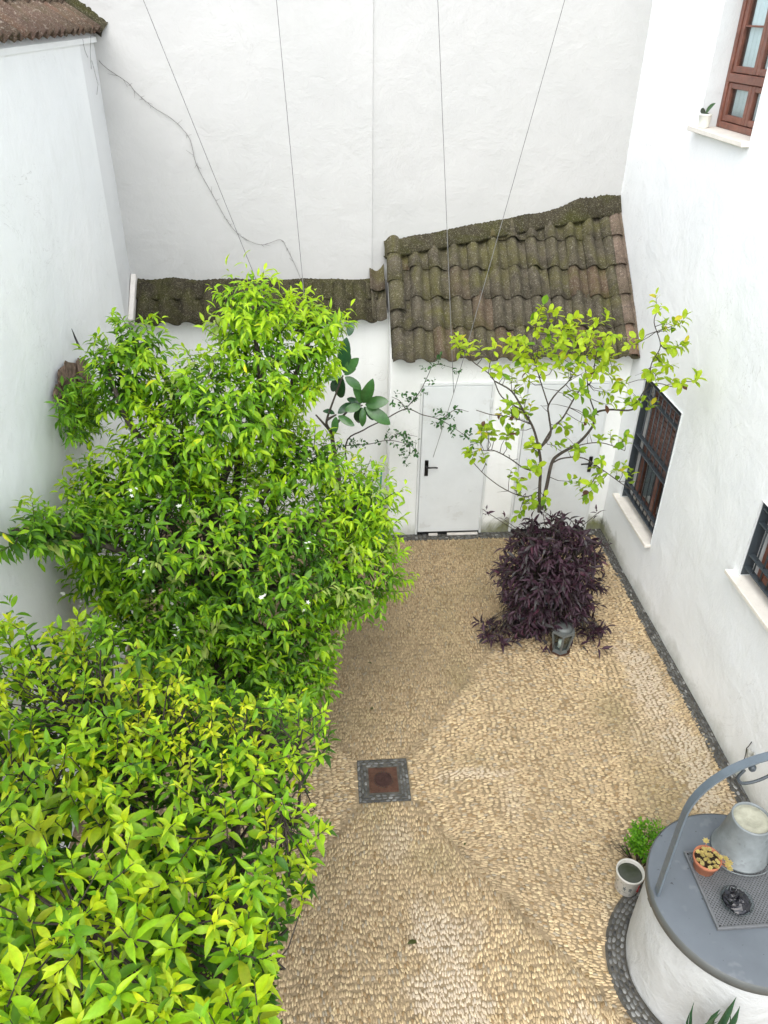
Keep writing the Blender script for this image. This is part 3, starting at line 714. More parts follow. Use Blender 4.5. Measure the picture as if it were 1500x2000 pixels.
for nm, outl in (('dark_bedding', [(XR-.115, 1.0), (XR+.02, 1.0), (XR+.02, YS-.0), (XR-.115, YS-.0)]), ('dark_bedding', [(X0f, YS-.14), (XR-.116, YS-.14), (XR-.116, YS+.02), (X0f, YS+.02)]), ('dark_bedding', [(WC[0]+(RING+.008)*math.cos(a), WC[1]+(RING+.008)*math.sin(a)) for a in np.linspace(0, 2*math.pi, 64, endpoint=False)]), ('dark_bedding', [(DX0, DY0), (DX1, DY0), (DX1, DY1), (DX0, DY1)])):
    m_ = len(outl); zt_ = .0035 if len(outl) < 60 else .0042
    link(nm, mesh(nm, [(a, b, zt_) for a, b in outl]+[(a, b, -.02) for a, b in outl], [tuple(range(m_))]+[(i, m_+i, m_+(i+1) % m_, (i+1) % m_) for i in range(m_)], False), floor, M['darkbed'])
dvars = variants('dark_pebble', stone_cols(np.zeros(14), np.zeros(14), True), M['darkstone'])
cnt = 0
for r_i, rr in enumerate(np.arange(WR+.022, RING-.004, .0285)):
    m = int(2*math.pi*rr/.049)
    for q in range(m):
        a = 2*math.pi*(q+.5*(r_i % 2))/m; px_, py_ = WC[0]+rr*math.cos(a), WC[1]+rr*math.sin(a)
        if math.cos(a) > .25 or px_ > XR-.1: continue
        o = bpy.data.objects.new('dark_pebble', dvars[random.randrange(14)]); COL.objects.link(o); o.parent = floor
        o.location = (px_, py_, 0); o.rotation_euler = (0, 0, a+math.pi/2+random.gauss(0, .15)); o.scale = (.0255*random.uniform(.8, 1.1), .0148*random.uniform(.85, 1.08), random.uniform(.008, .013)); cnt += 1

# ------------------------------------------------------------------ drain
drain = empty('floor_drain', (DCX, DCY, 0), 'square rusty iron drain set in dark stones, middle of the paving', 'drain')
gx0, gx1, gy0, gy1 = .285, .505, 4.205, 4.435
MB().box((gx0-.012, gy0-.012, .0), (gx1+.012, gy1+.012, .004)).build('drain_rim', M['rust'], drain)
MB().box((gx0, gy0, .0), (gx1, gy1, .0075), .002).build('cover', M['rust'], drain)
gc = ((gx0+gx1)/2, (gy0+gy1)/2)
MB().lathe([(.0, .0135), (.066, .0135), (.07, .0115), (.07, .004)], (gc[0], gc[1], 0), 32).build('grate_disc', M['rustdark'], drain)
for k in range(22):
    a = 2*math.pi*k/22; cxx, cyy = gc[0]+.078*math.cos(a), gc[1]+.078*math.sin(a)
    MB().lathe([(0, .0092), (.0055, .0092), (.0055, .005)], (cxx, cyy, 0), 8).build('drain_hole', M['black'], drain)
for ring in range(3):
    off = .014+ring*.0255; x0, x1, y0_, y1_ = DX0+off, DX1-off, DY0+off, DY1-off
    for side in range(4):
        Lh = (x1-x0) if side % 2 == 0 else (y1_-y0_); m = int(Lh/.05)
        for q in range(m):
            t = (q+.5)/m+random.uniform(-.02, .02)
            p = [(x0+t*(x1-x0), y0_), (x1, y0_+t*(y1_-y0_)), (x0+t*(x1-x0), y1_), (x0, y0_+t*(y1_-y0_))][side]
            o = bpy.data.objects.new('stone', dvars[random.randrange(14)]); COL.objects.link(o); o.parent = drain; o.matrix_parent_inverse = Matrix.Translation((-DCX, -DCY, 0))
            o.location = (p[0], p[1], 0); o.rotation_euler = (0, 0, (0 if side % 2 == 0 else math.pi/2)+random.gauss(0, .12)); o.scale = (.027*random.uniform(.8, 1.05), .0135*random.uniform(.8, 1.05), random.uniform(.006, .010))

# soil beds of the trees
for i, (sx_, sy_, ra, rb) in enumerate(SOIL):
    V = [(sx_, sy_, .025)]; F = []
    for rr in (.35, .7, 1.0):
        for k in range(28):
            a = 2*math.pi*k/28; q = rr*(1+.12*nz(math.cos(a)*2+i, math.sin(a)*2, rr)); V.append((sx_+ra*q*1.03*math.cos(a), sy_+rb*q*1.03*math.sin(a), .022*(1-rr**3)+.004+.012*nz(math.cos(a)*5*rr, math.sin(a)*5*rr, i)))
    for k in range(28):
        F.append((0, 1+k, 1+(k+1) % 28))
        for r_ in range(2): a = 1+r_*28; F.append((a+k, a+28+k, a+28+(k+1) % 28, a+(k+1) % 28))
    tag(link('soil_bed', mesh('soil_bed', V, F), None, M['soil']), ['dark soil bed under the bright green orange trees in front', 'small patch of soil by the left wall under the near orange tree', 'soil bed under the big orange tree'][i], kind='structure')

# ------------------------------------------------------------------ foliage
def leaf_template(wr=.36, fold=.25, curl=.22, tipw=.55, shoulder=.85, wave=0.0, st=None):
    """leaf of unit length along x, folded along its midrib and curling down; returns verts, tris, midrib mask"""
    st = st or ((.12, .45), (.32, shoulder+.08), (.55, 1.0), (.76, tipw+.12), (.90, tipw*.42)); V = [(0, 0, 0)]; mid = [1]
    zc = lambda t: .10*math.sin(math.pi*t*.6)-curl*t*t
    for i, (t, w) in enumerate(st):
        h = .5*wr*w
        V += [(t, h, zc(t)+fold*h+wave*(1 if i % 2 else -1)), (t, 0, zc(t)), (t, -h, zc(t)+fold*h-wave*(1 if i % 2 else -1))]; mid += [0, 1, 0]
    V.append((1.0, 0, zc(1.0))); mid.append(1); T = [(0, 2, 1), (0, 3, 2)]
    for i in range(len(st)-1):
        a = 1+3*i; b = a+3; T += [(a, a+1, b+1), (a, b+1, b), (a+1, a+2, b+2), (a+1, b+2, b+1)]
    a = 1+3*(len(st)-1); e = len(V)-1; T += [(a, a+1, e), (a+1, a+2, e)]
    return np.array(V), np.array(T), np.array(mid, bool)
LT_ORANGE = [leaf_template(.36, .50, .25), leaf_template(.37, .35, .42, .6), leaf_template(.32, .65, .12, .5), leaf_template(.38, .45, -.05, .6, .85, .012)]
LT_ORANGE += [leaf_template(.32, .7, .75, .5), leaf_template(.36, -.15, .5, .6, .8, .02)]
LT_NARROW = [leaf_template(.27, .4, .4, .5), leaf_template(.25, .5, .2, .5), leaf_template(.30, .3, .55, .55)]
LT_ROUND = [leaf_template(.58, .2, .2, .72, .8), leaf_template(.52, .35, .35, .7), leaf_template(.62, .1, .0, .75)]
LT_LANCE = [leaf_template(.25, .6, .3, .5, 1.0), leaf_template(.22, .5, .6, .5, 1.0), leaf_template(.28, .7, .1, .5, 1.0)]
_fs = ((.06, .34), (.18, .72), (.34, .95), (.52, 1.0), (.70, .90), (.85, .62), (.95, .28))
LT_FIG = [leaf_template(.48, .18, .12, st=_fs), leaf_template(.44, .25, .25, st=_fs)]

class Leaves:
    def __init__(s): s.p = []; s.a = []; s.n = []; s.s = []; s.c = []
    def add(s, p, a, n, size, col): s.p.append(p); s.a.append(a); s.n.append(n); s.s.append(size); s.c.append(col)
    def shoot(s, base, dr, L, n, size, colf, droop=.35, spread=(75, 25), r=rng, tipscale=.7):
        dr = dr/np.linalg.norm(dr); ref = np.cross(dr, (.3, .2, 1.0)); ref /= np.linalg.norm(ref)+1e-9; b2 = np.cross(dr, ref); ph = r.uniform(0, 6.28)
        for i in range(n):
            t = (i+.4)/n; w = ph+i*2.4+r.normal(0, .25); rad = math.cos(w)*ref+math.sin(w)*b2
            th = math.radians(spread[0]+(spread[1]-spread[0])*t+r.normal(0, 10))
            a = dr*math.cos(th)+rad*math.sin(th); a = a+np.array((0, 0, -droop*r.uniform(.5, 1.4))); a /= np.linalg.norm(a)
            up_ = dr*.6+np.array((0, 0, .8))+r.normal(0, .25, 3); nn = up_-a*(up_@a); nn /= np.linalg.norm(nn)+1e-9
            p = base+dr*(L*t); s.add(p, a, nn, size*(1-(1-tipscale)*t**2)*r.uniform(.50, 1.20), colf(t))
    def arrays(s): return [np.array(q) for q in (s.p, s.a, s.n, s.s, s.c)]
    def build(s, parent, temps, mat, name='leaf', rest='foliage', singles=250, clip=None):
        P, A, Nn, S, Cc = s.arrays()
        if clip is not None:
            k = clip(P, A, S); P, A, Nn, S, Cc = P[k], A[k], Nn[k], S[k], Cc[k]
        n = len(P); B = np.cross(Nn, A)*rng.uniform(.76, 1.10, n)[:, None]; kd = rng.integers(0, len(temps), n)
        v = P+A*S[:, None]*.5-EYE; z = v@fw; px = 750+FPX*(v@rt)/z; py = 1000-FPX*(v@up)/z
        sc = S/z; sc = np.where((px > 5) & (px < 1495) & (py > 5) & (py < 1995), sc, 0)
        order = np.argsort(-sc*rng.uniform(.92, 1.0, n)); one = np.zeros(n, bool); one[order[:min(singles, n)]] = True; one &= sc > 0
        Vs = []; Ts = []; Cs = []; nv = len(temps[0][0])
        for k, (tv, tt, tm) in enumerate(temps):
            q = (kd == k) & ~one
            if not q.any(): continue
            X = P[q][:, None, :]+S[q][:, None, None]*(tv[None, :, 0, None]*A[q][:, None, :]+tv[None, :, 1, None]*B[q][:, None, :]+tv[None, :, 2, None]*Nn[q][:, None, :])
            C_ = Cc[q][:, None, :]*np.where(tm[:, None], (1.08, 1.10, 1.05), (1.14, 1.03, .9))[None]
            base = sum(len(a) for a in Vs); Vs.append(X.reshape(-1, 3)); Cs.append(C_.reshape(-1, 3))
            Ts.append((tt[None]+(np.arange(q.sum())*nv)[:, None, None]).reshape(-1, 3)+base)
        if Vs:
            o = link(rest, big_mesh(rest, np.concatenate(Vs), np.concatenate(Ts), np.concatenate(Cs)), parent, mat); tag(o, kind='stuff')
        ids = np.where(one)[0]
        if len(ids):
            pal = Cc[ids[rng.choice(len(ids), min(14, len(ids)), replace=False)]]; cache = {}; pi = Matrix.Translation(-Vector(parent.location))
            for i in ids:
                ci = int(np.argmin(((pal-Cc[i])**2).sum(1))); key = (int(kd[i]), ci)
                if key not in cache:
                    tv, tt, tm = temps[key[0]]; me = mesh(name, tv, tt, True, pal[ci][None]*np.where(tm[:, None], (1.08, 1.10, 1.05), (1.14, 1.03, .9))); me.materials.append(mat); cache[key] = me
                o = bpy.data.objects.new(name, cache[key]); COL.objects.link(o); o.parent = parent; o.matrix_parent_inverse = pi
                a, b, nn, sz = A[i]*S[i], B[i]*S[i], Nn[i]*S[i], P[i]
                o.matrix_basis = Matrix(((a[0], b[0], nn[0], sz[0]), (a[1], b[1], nn[1], sz[1]), (a[2], b[2], nn[2], sz[2]), (0, 0, 0, 1)))
        return n

def mixc(a, b, t): return np.array(a)*(1-t)+np.array(b)*t
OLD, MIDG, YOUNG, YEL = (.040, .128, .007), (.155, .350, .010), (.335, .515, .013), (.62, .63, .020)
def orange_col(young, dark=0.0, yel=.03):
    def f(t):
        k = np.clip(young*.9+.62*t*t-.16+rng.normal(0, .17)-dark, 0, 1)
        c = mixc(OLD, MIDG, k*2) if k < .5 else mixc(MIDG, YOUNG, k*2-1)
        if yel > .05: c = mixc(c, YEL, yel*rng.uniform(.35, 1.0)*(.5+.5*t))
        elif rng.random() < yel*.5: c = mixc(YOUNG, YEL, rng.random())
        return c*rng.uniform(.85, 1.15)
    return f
def limb_path(a, b, sag=.12, k=8):
    a, b = np.array(a, float), np.array(b, float); L = np.linalg.norm(b-a); m1 = a+(b-a)*.35+np.array((0, 0, .10*L))+rng.normal(0, .05*L, 3); m2 = a+(b-a)*.7+np.array((0, 0, .06*L))+rng.normal(0, .05*L, 3)
    return smooth_path([a, m1, m2, b], k)
def skeleton(tree, base, fork, targets, shoots, r0=.06, mat=None, twig_r=.004, maxd=.9):
    mat = mat or M['bark']; tp = smooth_path([np.array(base), np.array(base)*.5+np.array(fork)*.5+rng.normal(0, .03, 3), np.array(fork)], 6)
    MB().tube(tp, list(np.linspace(r0*1.15, r0*.8, len(tp))), 9).build('trunk', mat, tree, True)
    pts = []
    for tg in targets:
        p = limb_path(fork, tg); MB().tube(p, list(np.linspace(r0*.62, r0*.16, len(p))), 7).build('limb', mat, tree, True); pts += p[4:]
    pts = np.array(pts); tw = MB()
    for sb, tip in shoots:
        dd = np.linalg.norm(pts-sb, axis=1); j = int(np.argmin(dd))
        if dd[j] < maxd:
            m = (pts[j]+sb)*.5+rng.normal(0, .04, 3); tw.tube([pts[j], m, sb, tip], [twig_r*1.8, twig_r*1.3, twig_r, twig_r*.5], 4, False)
    if tw.v: tag(tw.build('twigs', M['twig'], tree, True), kind='stuff')

def pale_col(t): return mixc((.20, .33, .06), (.36, .46, .12), rng.random())
# ---- the big orange tree
big = empty('orange_tree', (-.9, 5.6, 0), 'big dense orange tree with small white blossoms against the left wall', 'tree')
LOB = [((490, 612, 5.8), (.28, .3, .30), .9), ((530, 690, 5.8), (.50, .45, .40), .75), ((615, 640, 5.9), (.24, .28, .22), .8), ((440, 790, 5.5), (.62, .5, .38), .55),
       ((245, 745, 5.6), (.26, .28, .25), .45), ((262, 680, 5.7), (.22, .25, .20), .6), ((205, 705, 5.6), (.14, .2, .10), .5), ((330, 880, 5.3), (.45, .4, .32), .55), ((450, 1080, 5.3), (1.12, .95, .85), .35),
       ((700, 985, 5.5), (.34, .42, .34), .75), ((690, 1110, 5.3), (.44, .45, .42), .55), ((560, 1240, 4.95), (.48, .45, .42), .4), ((310, 1050, 4.95), (.62, .5, .52), .4),
       ((320, 1220, 4.7), (.52, .42, .36), .35), ((30, 1035, 4.15), (.24, .16, .11), .4), ((90, 1035, 4.35), (.22, .16, .12), .4), ((150, 1030, 4.6), (.22, .2, .16), .4), ((430, 1330, 4.6), (.56, .38, .32), .45), ((215, 950, 5.2), (.30, .3, .22), .65), ((200, 1100, 4.85), (.26, .3, .34), .35), ((575, 900, 5.6), (.38, .4, .28), .6), ((590, 1330, 4.7), (.24, .28, .22), .5)]
lobes = [(at(*c), np.array(r), y) for c, r, y in LOB]
Lv = Leaves(); shoots = []
for li, (c, r, yg) in enumerate(lobes):
    area = 4*math.pi*((r[0]*r[1])**1.6/3+(r[0]*r[2])**1.6/3+(r[1]*r[2])**1.6/3)**(1/1.6)
    for q in range(int(area*92)+8):
        v = rng.normal(0, 1, 3); v /= np.linalg.norm(v); f = 1-.38*rng.random()**1.7 if q % 5 else rng.uniform(.35, .7)
        p = c+v*r*f
        if p[0] < XL+.12 or p[2] < .25: continue
        if any(j != li and (((p-c2)/r2)**2).sum() < .55 for j, (c2, r2, _) in enumerate(lobes)): continue
        if rng.random() < .16 and nz(p[0]*2.2, p[1]*2.2, p[2]*2.2) > -.1: continue
        nrm_ = v/r; nrm_ /= np.linalg.norm(nrm_); dr = nrm_*.85+np.array((0, 0, .45))+rng.normal(0, .30, 3); dr /= np.linalg.norm(dr)
        L = rng.uniform(.14, .30); up_hi = p[2] > 2.3
        patch = .35*nz(p[0]*1.6+3, p[1]*1.6, p[2]*1.6)
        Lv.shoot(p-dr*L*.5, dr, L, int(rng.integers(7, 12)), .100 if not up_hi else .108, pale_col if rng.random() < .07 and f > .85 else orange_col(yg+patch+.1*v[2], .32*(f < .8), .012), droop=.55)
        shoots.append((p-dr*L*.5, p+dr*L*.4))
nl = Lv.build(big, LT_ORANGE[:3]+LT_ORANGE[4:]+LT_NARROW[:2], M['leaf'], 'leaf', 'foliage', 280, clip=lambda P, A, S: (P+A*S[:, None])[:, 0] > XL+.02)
sub = [shoots[i] for i in rng.choice(len(shoots), 420, replace=False)]
skeleton(big, (-.95, 5.75, .0), (-.9, 5.65, .75), [c for c, r, y in lobes], sub, .075)
# blossoms
V = []; F = []
for k in range(5):
    a = 2*math.pi*k/5; ca, sa = math.cos(a), math.sin(a); n0 = len(V)
    V += [(0, 0, 0), (.5*ca-.25*sa, .5*sa+.25*ca, .12), (1.0*ca, 1.0*sa, .05), (.5*ca+.25*sa, .5*sa-.25*ca, .12)]; F += [(n0, n0+3, n0+2, n0+1)]
n0 = len(V); V += [(.12, 0, 0), (0, .12, 0), (-.12, -.12, 0), (0, 0, .5)]; F += [(n0, n0+1, n0+3), (n0+1, n0+2, n0+3), (n0+2, n0, n0+3)]
bl = mesh('blossom', V, F, False); bl.materials.append(M['petal'])
front = sorted(shoots, key=lambda s_: project(s_[1])[2]+.15*rng.random())
seen = [s_ for s_ in front if 950 < project(s_[1])[1] < 1420 and 120 < project(s_[1])[0] < 760]
for i in range(26):
    s_ = seen[int(rng.integers(0, min(420, len(seen))))]; c = s_[1]+np.array((0, -.03, .03))
    for j in range(int(rng.integers(2, 6))):
        m = Matrix.Translation(Vector(c+rng.normal(0, .022, 3))) @ Matrix.Rotation(rng.uniform(0, 6), 4, 'Z') @ Matrix.Rotation(rng.uniform(-.8, .8), 4, 'X') @ Matrix.Scale(rng.uniform(.012, .019), 4)
        place('blossom', bl, m, big)

# ---- the two orange trees in front, seen from above
POLY = np.array([(-40, 1170), (30, 1180), (60, 1260), (130, 1215), (180, 1205), (240, 1260), (330, 1290), (430, 1360), (560, 1340), (640, 1400), (655, 1450), (590, 1500), (600, 1580), (640, 1610), (610, 1690), (610, 1740), (560, 1800), (520, 1880), (530, 2060), (-40, 2060)], float)
GAPS = [(165, 1652, 75, 50), (455, 1632, 78, 48), (405, 1900, 55, 100), (300, 1590, 45, 30), (380, 1760, 40, 26), (170, 1760, 45, 24), (120, 1960, 40, 30)]
def in_poly(x, y):
    c = False; n = len(POLY); j = n-1
    for i in range(n):
        (xi, yi), (xj, yj) = POLY[i], POLY[j]
        if (yi > y) != (yj > y) and x < (xj-xi)*(y-yi)/(yj-yi)+xi: c = not c
        j = i
    return c
def crown_depth(x, y): return float(np.interp(y, [1170, 1400, 1700, 2050], [4.55, 3.95, 3.25, 2.75]))+.0004*max(0, x-250)
treeA = empty('orange_tree', (-.72, 2.7, 0), 'young orange tree with bright green leaves beside the drain', 'tree')
treeB = empty('orange_tree', (-1.30, 2.2, 0), 'orange tree with large yellow-green leaves in the near left corner', 'tree')
sets = {0: (Leaves(), [], treeA), 1: (Leaves(), [], treeB)}
tries = 0; placed = []
for layer, want, dmin in ((0, 400, 22), (1, 560, 13)):
    got = 0; tries = 0; pts2 = []
    while got < want and tries < 9000:
        tries += 1; x, y = rng.uniform(-40, 660), rng.uniform(1170, 2060)
        if not in_poly(x, y): continue
        if any(((x-a)/c)**2+((y-b)/e)**2 < (.7 if layer == 0 else .35) for a, b, c, e in GAPS): continue
        dm = dmin*(.75 if y < 1500 else 1.15)
        if any((x-a)**2+(y-b)**2 < dm*dm for a, b in pts2): continue
        pts2.append((x, y)); got += 1
        a = crown_depth(x, y)+rng.normal(0, .10)+(layer*rng.uniform(.30, .85)); p = axial(x, y, a)
        if p[0] < XL+.15: continue
        w = 0 if (x > 330 and y < 1830) or (x > 260 and y < 1450) else 1
        dr = np.array((0, 0, 1.0))+rng.normal(0, .38, 3)+np.array((.25 if x > 480 else 0, -.12, 0)); dr /= np.linalg.norm(dr); L = rng.uniform(.10, .20)
        big_leaf = (.130 if (w == 1 and y > 1550) else .108)*rng.uniform(.82, 1.08)
        if x > 520: big_leaf = .082*rng.uniform(.8, 1.15)
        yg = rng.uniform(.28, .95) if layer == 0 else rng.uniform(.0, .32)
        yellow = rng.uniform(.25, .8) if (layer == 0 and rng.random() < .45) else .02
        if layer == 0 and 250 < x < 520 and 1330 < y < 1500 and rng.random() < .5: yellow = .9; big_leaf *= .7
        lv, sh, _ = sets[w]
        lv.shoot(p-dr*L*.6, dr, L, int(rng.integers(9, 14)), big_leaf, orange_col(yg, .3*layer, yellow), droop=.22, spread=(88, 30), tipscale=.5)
        sh.append((p-dr*L*.6, p+dr*L*.4)); placed.append((x, y))
for w, base, fork in ((0, (-.88, 2.85, .01), (-.72, 2.85, .7)), (1, (-1.30, 2.2, .01), (-1.25, 2.25, .8))):
    lv, sh, tr = sets[w]; lv.build(tr, LT_ORANGE, M['leaf'], 'leaf', 'foliage', 300, clip=lambda P, A, S: (P+A*S[:, None])[:, 0] > XL+.02)
    tg = [sh[i][0]-np.array((0, 0, .12)) for i in rng.choice(len(sh), 14, replace=False)]
    skeleton(tr, base, fork, tg, sh, .030, M['twig'], .0035, .8)

# ---- small leafy weeds on the soil bed
weeds = empty('weed_clump', (-.6, 2.45, 0), 'small leafy weeds on the dark soil between the front trees', 'plant'); lv = Leaves()
for q in range(70):
    a = rng.uniform(0, 6.28); rr = .45*math.sqrt(rng.random()); p = np.array((-.84+rr*.8*math.cos(a), 2.72+rr*math.sin(a), .02))
    lv.shoot(p, np.array((rng.normal(0, .4), rng.normal(0, .4), 1.0)), rng.uniform(.04, .12), 6, .035, lambda t: mixc(OLD, MIDG, rng.random()), .2)
lv.build(weeds, LT_ROUND, M['softleaf'], 'leaf', 'foliage', 40)

# ---- lemon tree in the pot among the purple plant
PB = np.array((2.20, 6.25, 0.0))
lemon = empty('lemon_tree', PB, 'slender open tree with sparse yellow-green leaves in front of the shed', 'tree')
def c4(x, y, Y): return at(600+x/2, 600+y/2, Y)
LIMBS = [([(905, 800, 6.25), (908, 700, 6.25), (912, 620, 6.22), (905, 555, 6.2), (882, 470, 6.15), (845, 405, 6.1), (800, 330, 6.05), (735, 290, 6.05)], .017),
         ([(915, 790, 6.27), (935, 700, 6.3), (955, 610, 6.3), (985, 575, 6.3), (1060, 530, 6.35), (1115, 465, 6.35), (1125, 415, 6.4), (1180, 400, 6.4), (1270, 400, 6.35), (1310, 350, 6.3)], .019),
         ([(905, 555, 6.2), (950, 500, 6.2), (945, 430, 6.2), (942, 385, 6.15), (975, 335, 6.1), (1020, 290, 6.1), (1080, 200, 6.1)], .011),
         ([(905, 560, 6.2), (960, 470, 6.25), (1000, 430, 6.3), (1060, 330, 6.4), (1110, 290, 6.45), (1130, 180, 6.4), (1165, 90, 6.4)], .010),
         ([(955, 610, 6.3), (1000, 590, 6.25), (1080, 590, 6.2), (1160, 640, 6.15), (1230, 690, 6.1), (1270, 715, 6.1)], .008),
         ([(905, 640, 6.22), (850, 630, 6.2), (790, 590, 6.15), (730, 560, 6.1), (690, 560, 6.1)], .008),
         ([(910, 720, 6.25), (850, 740, 6.2), (770, 710, 6.1), (700, 660, 6.05), (660, 620, 6.05)], .006),
         ([(985, 575, 6.3), (1060, 540, 6.25), (1150, 530, 6.2), (1240, 560, 6.15)], .007),
         ([(1125, 415, 6.4), (1100, 340, 6.4), (1090, 260, 6.4), (1060, 130, 6.4)], .007),
         ([(845, 405, 6.1), (760, 350, 6.05), (720, 270, 6.0), (650, 215, 6.0), (605, 165, 6.0)], .006),
         ([(1270, 400, 6.35), (1330, 300, 6.3), (1345, 220, 6.3), (1380, 150, 6.25), (1355, 60, 6.25), (1370, 10, 6.25)], .006),
         ([(880, 460, 6.15), (800, 430, 6.1), (720, 420, 6.05), (660, 402, 6.05)], .005),
         ([(942, 385, 6.15), (900, 250, 6.1), (880, 150, 6.1), (905, 30, 6.1)], .006),
         ([(1300, 360, 6.3), (1360, 300, 6.25), (1430, 310, 6.2), (1475, 290, 6.2)], .004)]
nodes = []
for k, (pl, r_) in enumerate(LIMBS):
    p = smooth_path([c4(*q) for q in pl], 5); MB().tube(p, list(np.linspace(r_, max(.0032, r_*.35), len(p))), 7).build('trunk' if k < 2 else 'limb', M['bark'], lemon, True); nodes += p
nodes = np.array(nodes)
LC = [(905, 15), (960, 40), (870, 70), (900, 90), (1070, 80), (1130, 60), (1165, 60), (1190, 110), (1110, 110), (1050, 130), (1000, 140), (940, 100), (980, 190), (880, 195), (850, 190), (730, 165), (715, 245), (760, 270), (800, 160), (830, 150), (1060, 180), (1110, 185), (1160, 170), (1180, 200), (910, 240), (960, 240), (1020, 270), (1060, 230), (1120, 250), (1160, 260), (1210, 290), (1240, 300), (870, 290), (820, 300), (790, 390), (840, 370), (760, 420), (780, 500), (830, 480), (800, 440), (870, 410), (1010, 340), (1060, 330), (1150, 330), (1170, 380), (1070, 450), (1090, 430), (1000, 470), (960, 540), (1060, 560), (1140, 520), (700, 500), (680, 550), (650, 580), (690, 600), (720, 500), (640, 570), (890, 560), (900, 620), (870, 640), (790, 660), (830, 690), (880, 750), (930, 740), (840, 740), (850, 770), (1020, 680), (1070, 710), (1110, 690), (1150, 660), (1130, 620), (1210, 650), (1230, 520), (1270, 370), (1300, 370), (1340, 390), (1230, 640), (1265, 670), (1370, 10), (1400, 70), (1430, 80), (1390, 150), (1430, 160), (1370, 190), (1390, 230), (1420, 300), (1460, 300), (1360, 270), (1340, 250), (1310, 130), (600, 130), (590, 150), (640, 180), (625, 170), (1090, 120), (1140, 150), (1080, 150), (1030, 100), (990, 90), (920, 170), (1000, 230), (1080, 290), (1190, 230)]
LC = LC+[(x+rng.normal(0, 26), y+rng.normal(0, 20)) for x, y in LC if rng.random() < .55]
lv = Leaves(); tw = MB()
def lemon_col(hi):
    def f(t):
        r_ = rng.random()
        if r_ < .05: return np.array((.42, .40, .03))
        if r_ < .08: return np.array((.10, .05, .035))
        return mixc((.11, .24, .012), (.36, .50, .025), np.clip(hi+rng.normal(0, .25), 0, 1))
    return f
for x, y in LC:
    p = c4(x, y, 6.2); j = int(np.argmin(np.linalg.norm(nodes-p, axis=1))); p = c4(x, y, nodes[j][1]+rng.normal(0, .14)); q = nodes[j]
    m = (p+q)*.5+rng.normal(0, .02, 3); dr = (p-q)/(np.linalg.norm(p-q)+1e-6)+np.array((0, 0, .5))+rng.normal(0, .3, 3)
    dr /= np.linalg.norm(dr); tw.tube([q, m, p, p+dr*.07], [.0035, .003, .0022, .001], 5, False)
    lv.shoot(p-dr*.03, dr, .12, int(rng.integers(5, 10)), .096, lemon_col(.75 if y < 330 else .4), .35, (80, 35))
for q in range(46):                                   # bare twigs
    j = int(rng.integers(len(nodes))); a = nodes[j]; b = a+np.array((rng.normal(0, .09), rng.normal(0, .06), rng.uniform(-.03, .12))); tw.tube([a, (a+b)/2+rng.normal(0, .012, 3), b], [.003, .002, .0009], 4, False)
tag(tw.build('twigs', M['twig'], lemon, True), kind='stuff')
lv.build(lemon, LT_ROUND, M['softleaf'], 'leaf', 'foliage', 300)

# ---- purple trailing plant in its pots
purp = empty('purple_plant', PB+np.array((0, .0, 0)), 'dark purple trailing plant spilling over its pot in front of the shed', 'plant')
MB().lathe([(.0, .0), (.20, .0), (.25, .22), (.28, .46), (.30, .46), (.30, .50), (.27, .50), (.26, .45), (.0, .44)], PB, 28).build('pot', M['darkpot'], purp, True)
MB().lathe([(.0, .0), (.13, .0), (.17, .28), (.185, .28), (.185, .32), (.165, .32), (.16, .29), (.0, .28)], (2.0, 6.12, 0), 24).build('pot', M['darkpot'], purp, True)
lv = Leaves(); st = MB()
def purple_col(t):
    r_ = rng.random()
    if r_ < .10: return np.array((.050, .047, .052))*rng.uniform(.7, 1.2)
    if r_ < .14: return np.array((.060, .018, .034))
    return mixc((.014, .007, .012), (.050, .021, .038), rng.random())
pc = np.array((2.20, 6.18, .66)); pr = np.array((.51, .43, .67))
for q in range(440):
    v = rng.normal(0, 1, 3); v /= np.linalg.norm(v); v[1] = -abs(v[1]) if rng.random() < .3 else v[1]; f = 1-.35*rng.random()**1.5
    p = pc+v*pr*f
    p[2] = max(.06, p[2])
    out = np.array((v[0], v[1], .25*v[2]-.15)); dr = out+rng.normal(0, .45, 3)+np.array((0, -.1, .15)); dr /= np.linalg.norm(dr); L = rng.uniform(.12, .24)
    lv.shoot(p-dr*L*.5, dr, L, int(rng.integers(6, 10)), .125, purple_col, .35, (70, 25), tipscale=.6)
    o_ = PB+np.array((v[0]*.2, v[1]*.2, .5)); st.tube([o_, (o_+p)/2+np.array((0, 0, .12)), p, p+dr*.08], [.005, .005, .004, .003], 5, False)
for cx_, cy_, n_ in ((1.70, 5.92, 13), (1.80, 6.05, 8), (2.33, 5.80, 6), (2.66, 5.94, 12), (2.55, 5.86, 5), (1.66, 6.0, 5)):
    for q in range(n_):
        p = np.array((cx_+rng.normal(0, .09), cy_+rng.normal(0, .06), rng.uniform(.03, .16))); dr = np.array((rng.normal(0, .7), rng.normal(-.2, .6), .35)); dr /= np.linalg.norm(dr)
        lv.shoot(p, dr, .13, 8, .11, purple_col, .2, (75, 25)); o_ = PB+np.array((np.sign(cx_-2.2)*.2, -.15, .42)); st.tube([o_, np.array(((o_[0]+p[0])/2, (o_[1]+p[1])/2, .3)), p], [.005, .004, .003], 5, False)
for x, y in ((950, 985), (1170, 985), (1190, 1050), (985, 1000), (1060, 985), (1095, 1000)):
    p = at(x, y+15, 6.25); o_ = PB+np.array((0, 0, .9)); st.tube([o_, (o_+p)/2, p], [.004, .004, .003], 5, False)
    lv.shoot(p-np.array((0, 0, .05)), np.array((rng.normal(0, .3), 0, 1.0)), .10, 6, .09, purple_col, .2)
st.build('stems', M['twig'], purp, True)
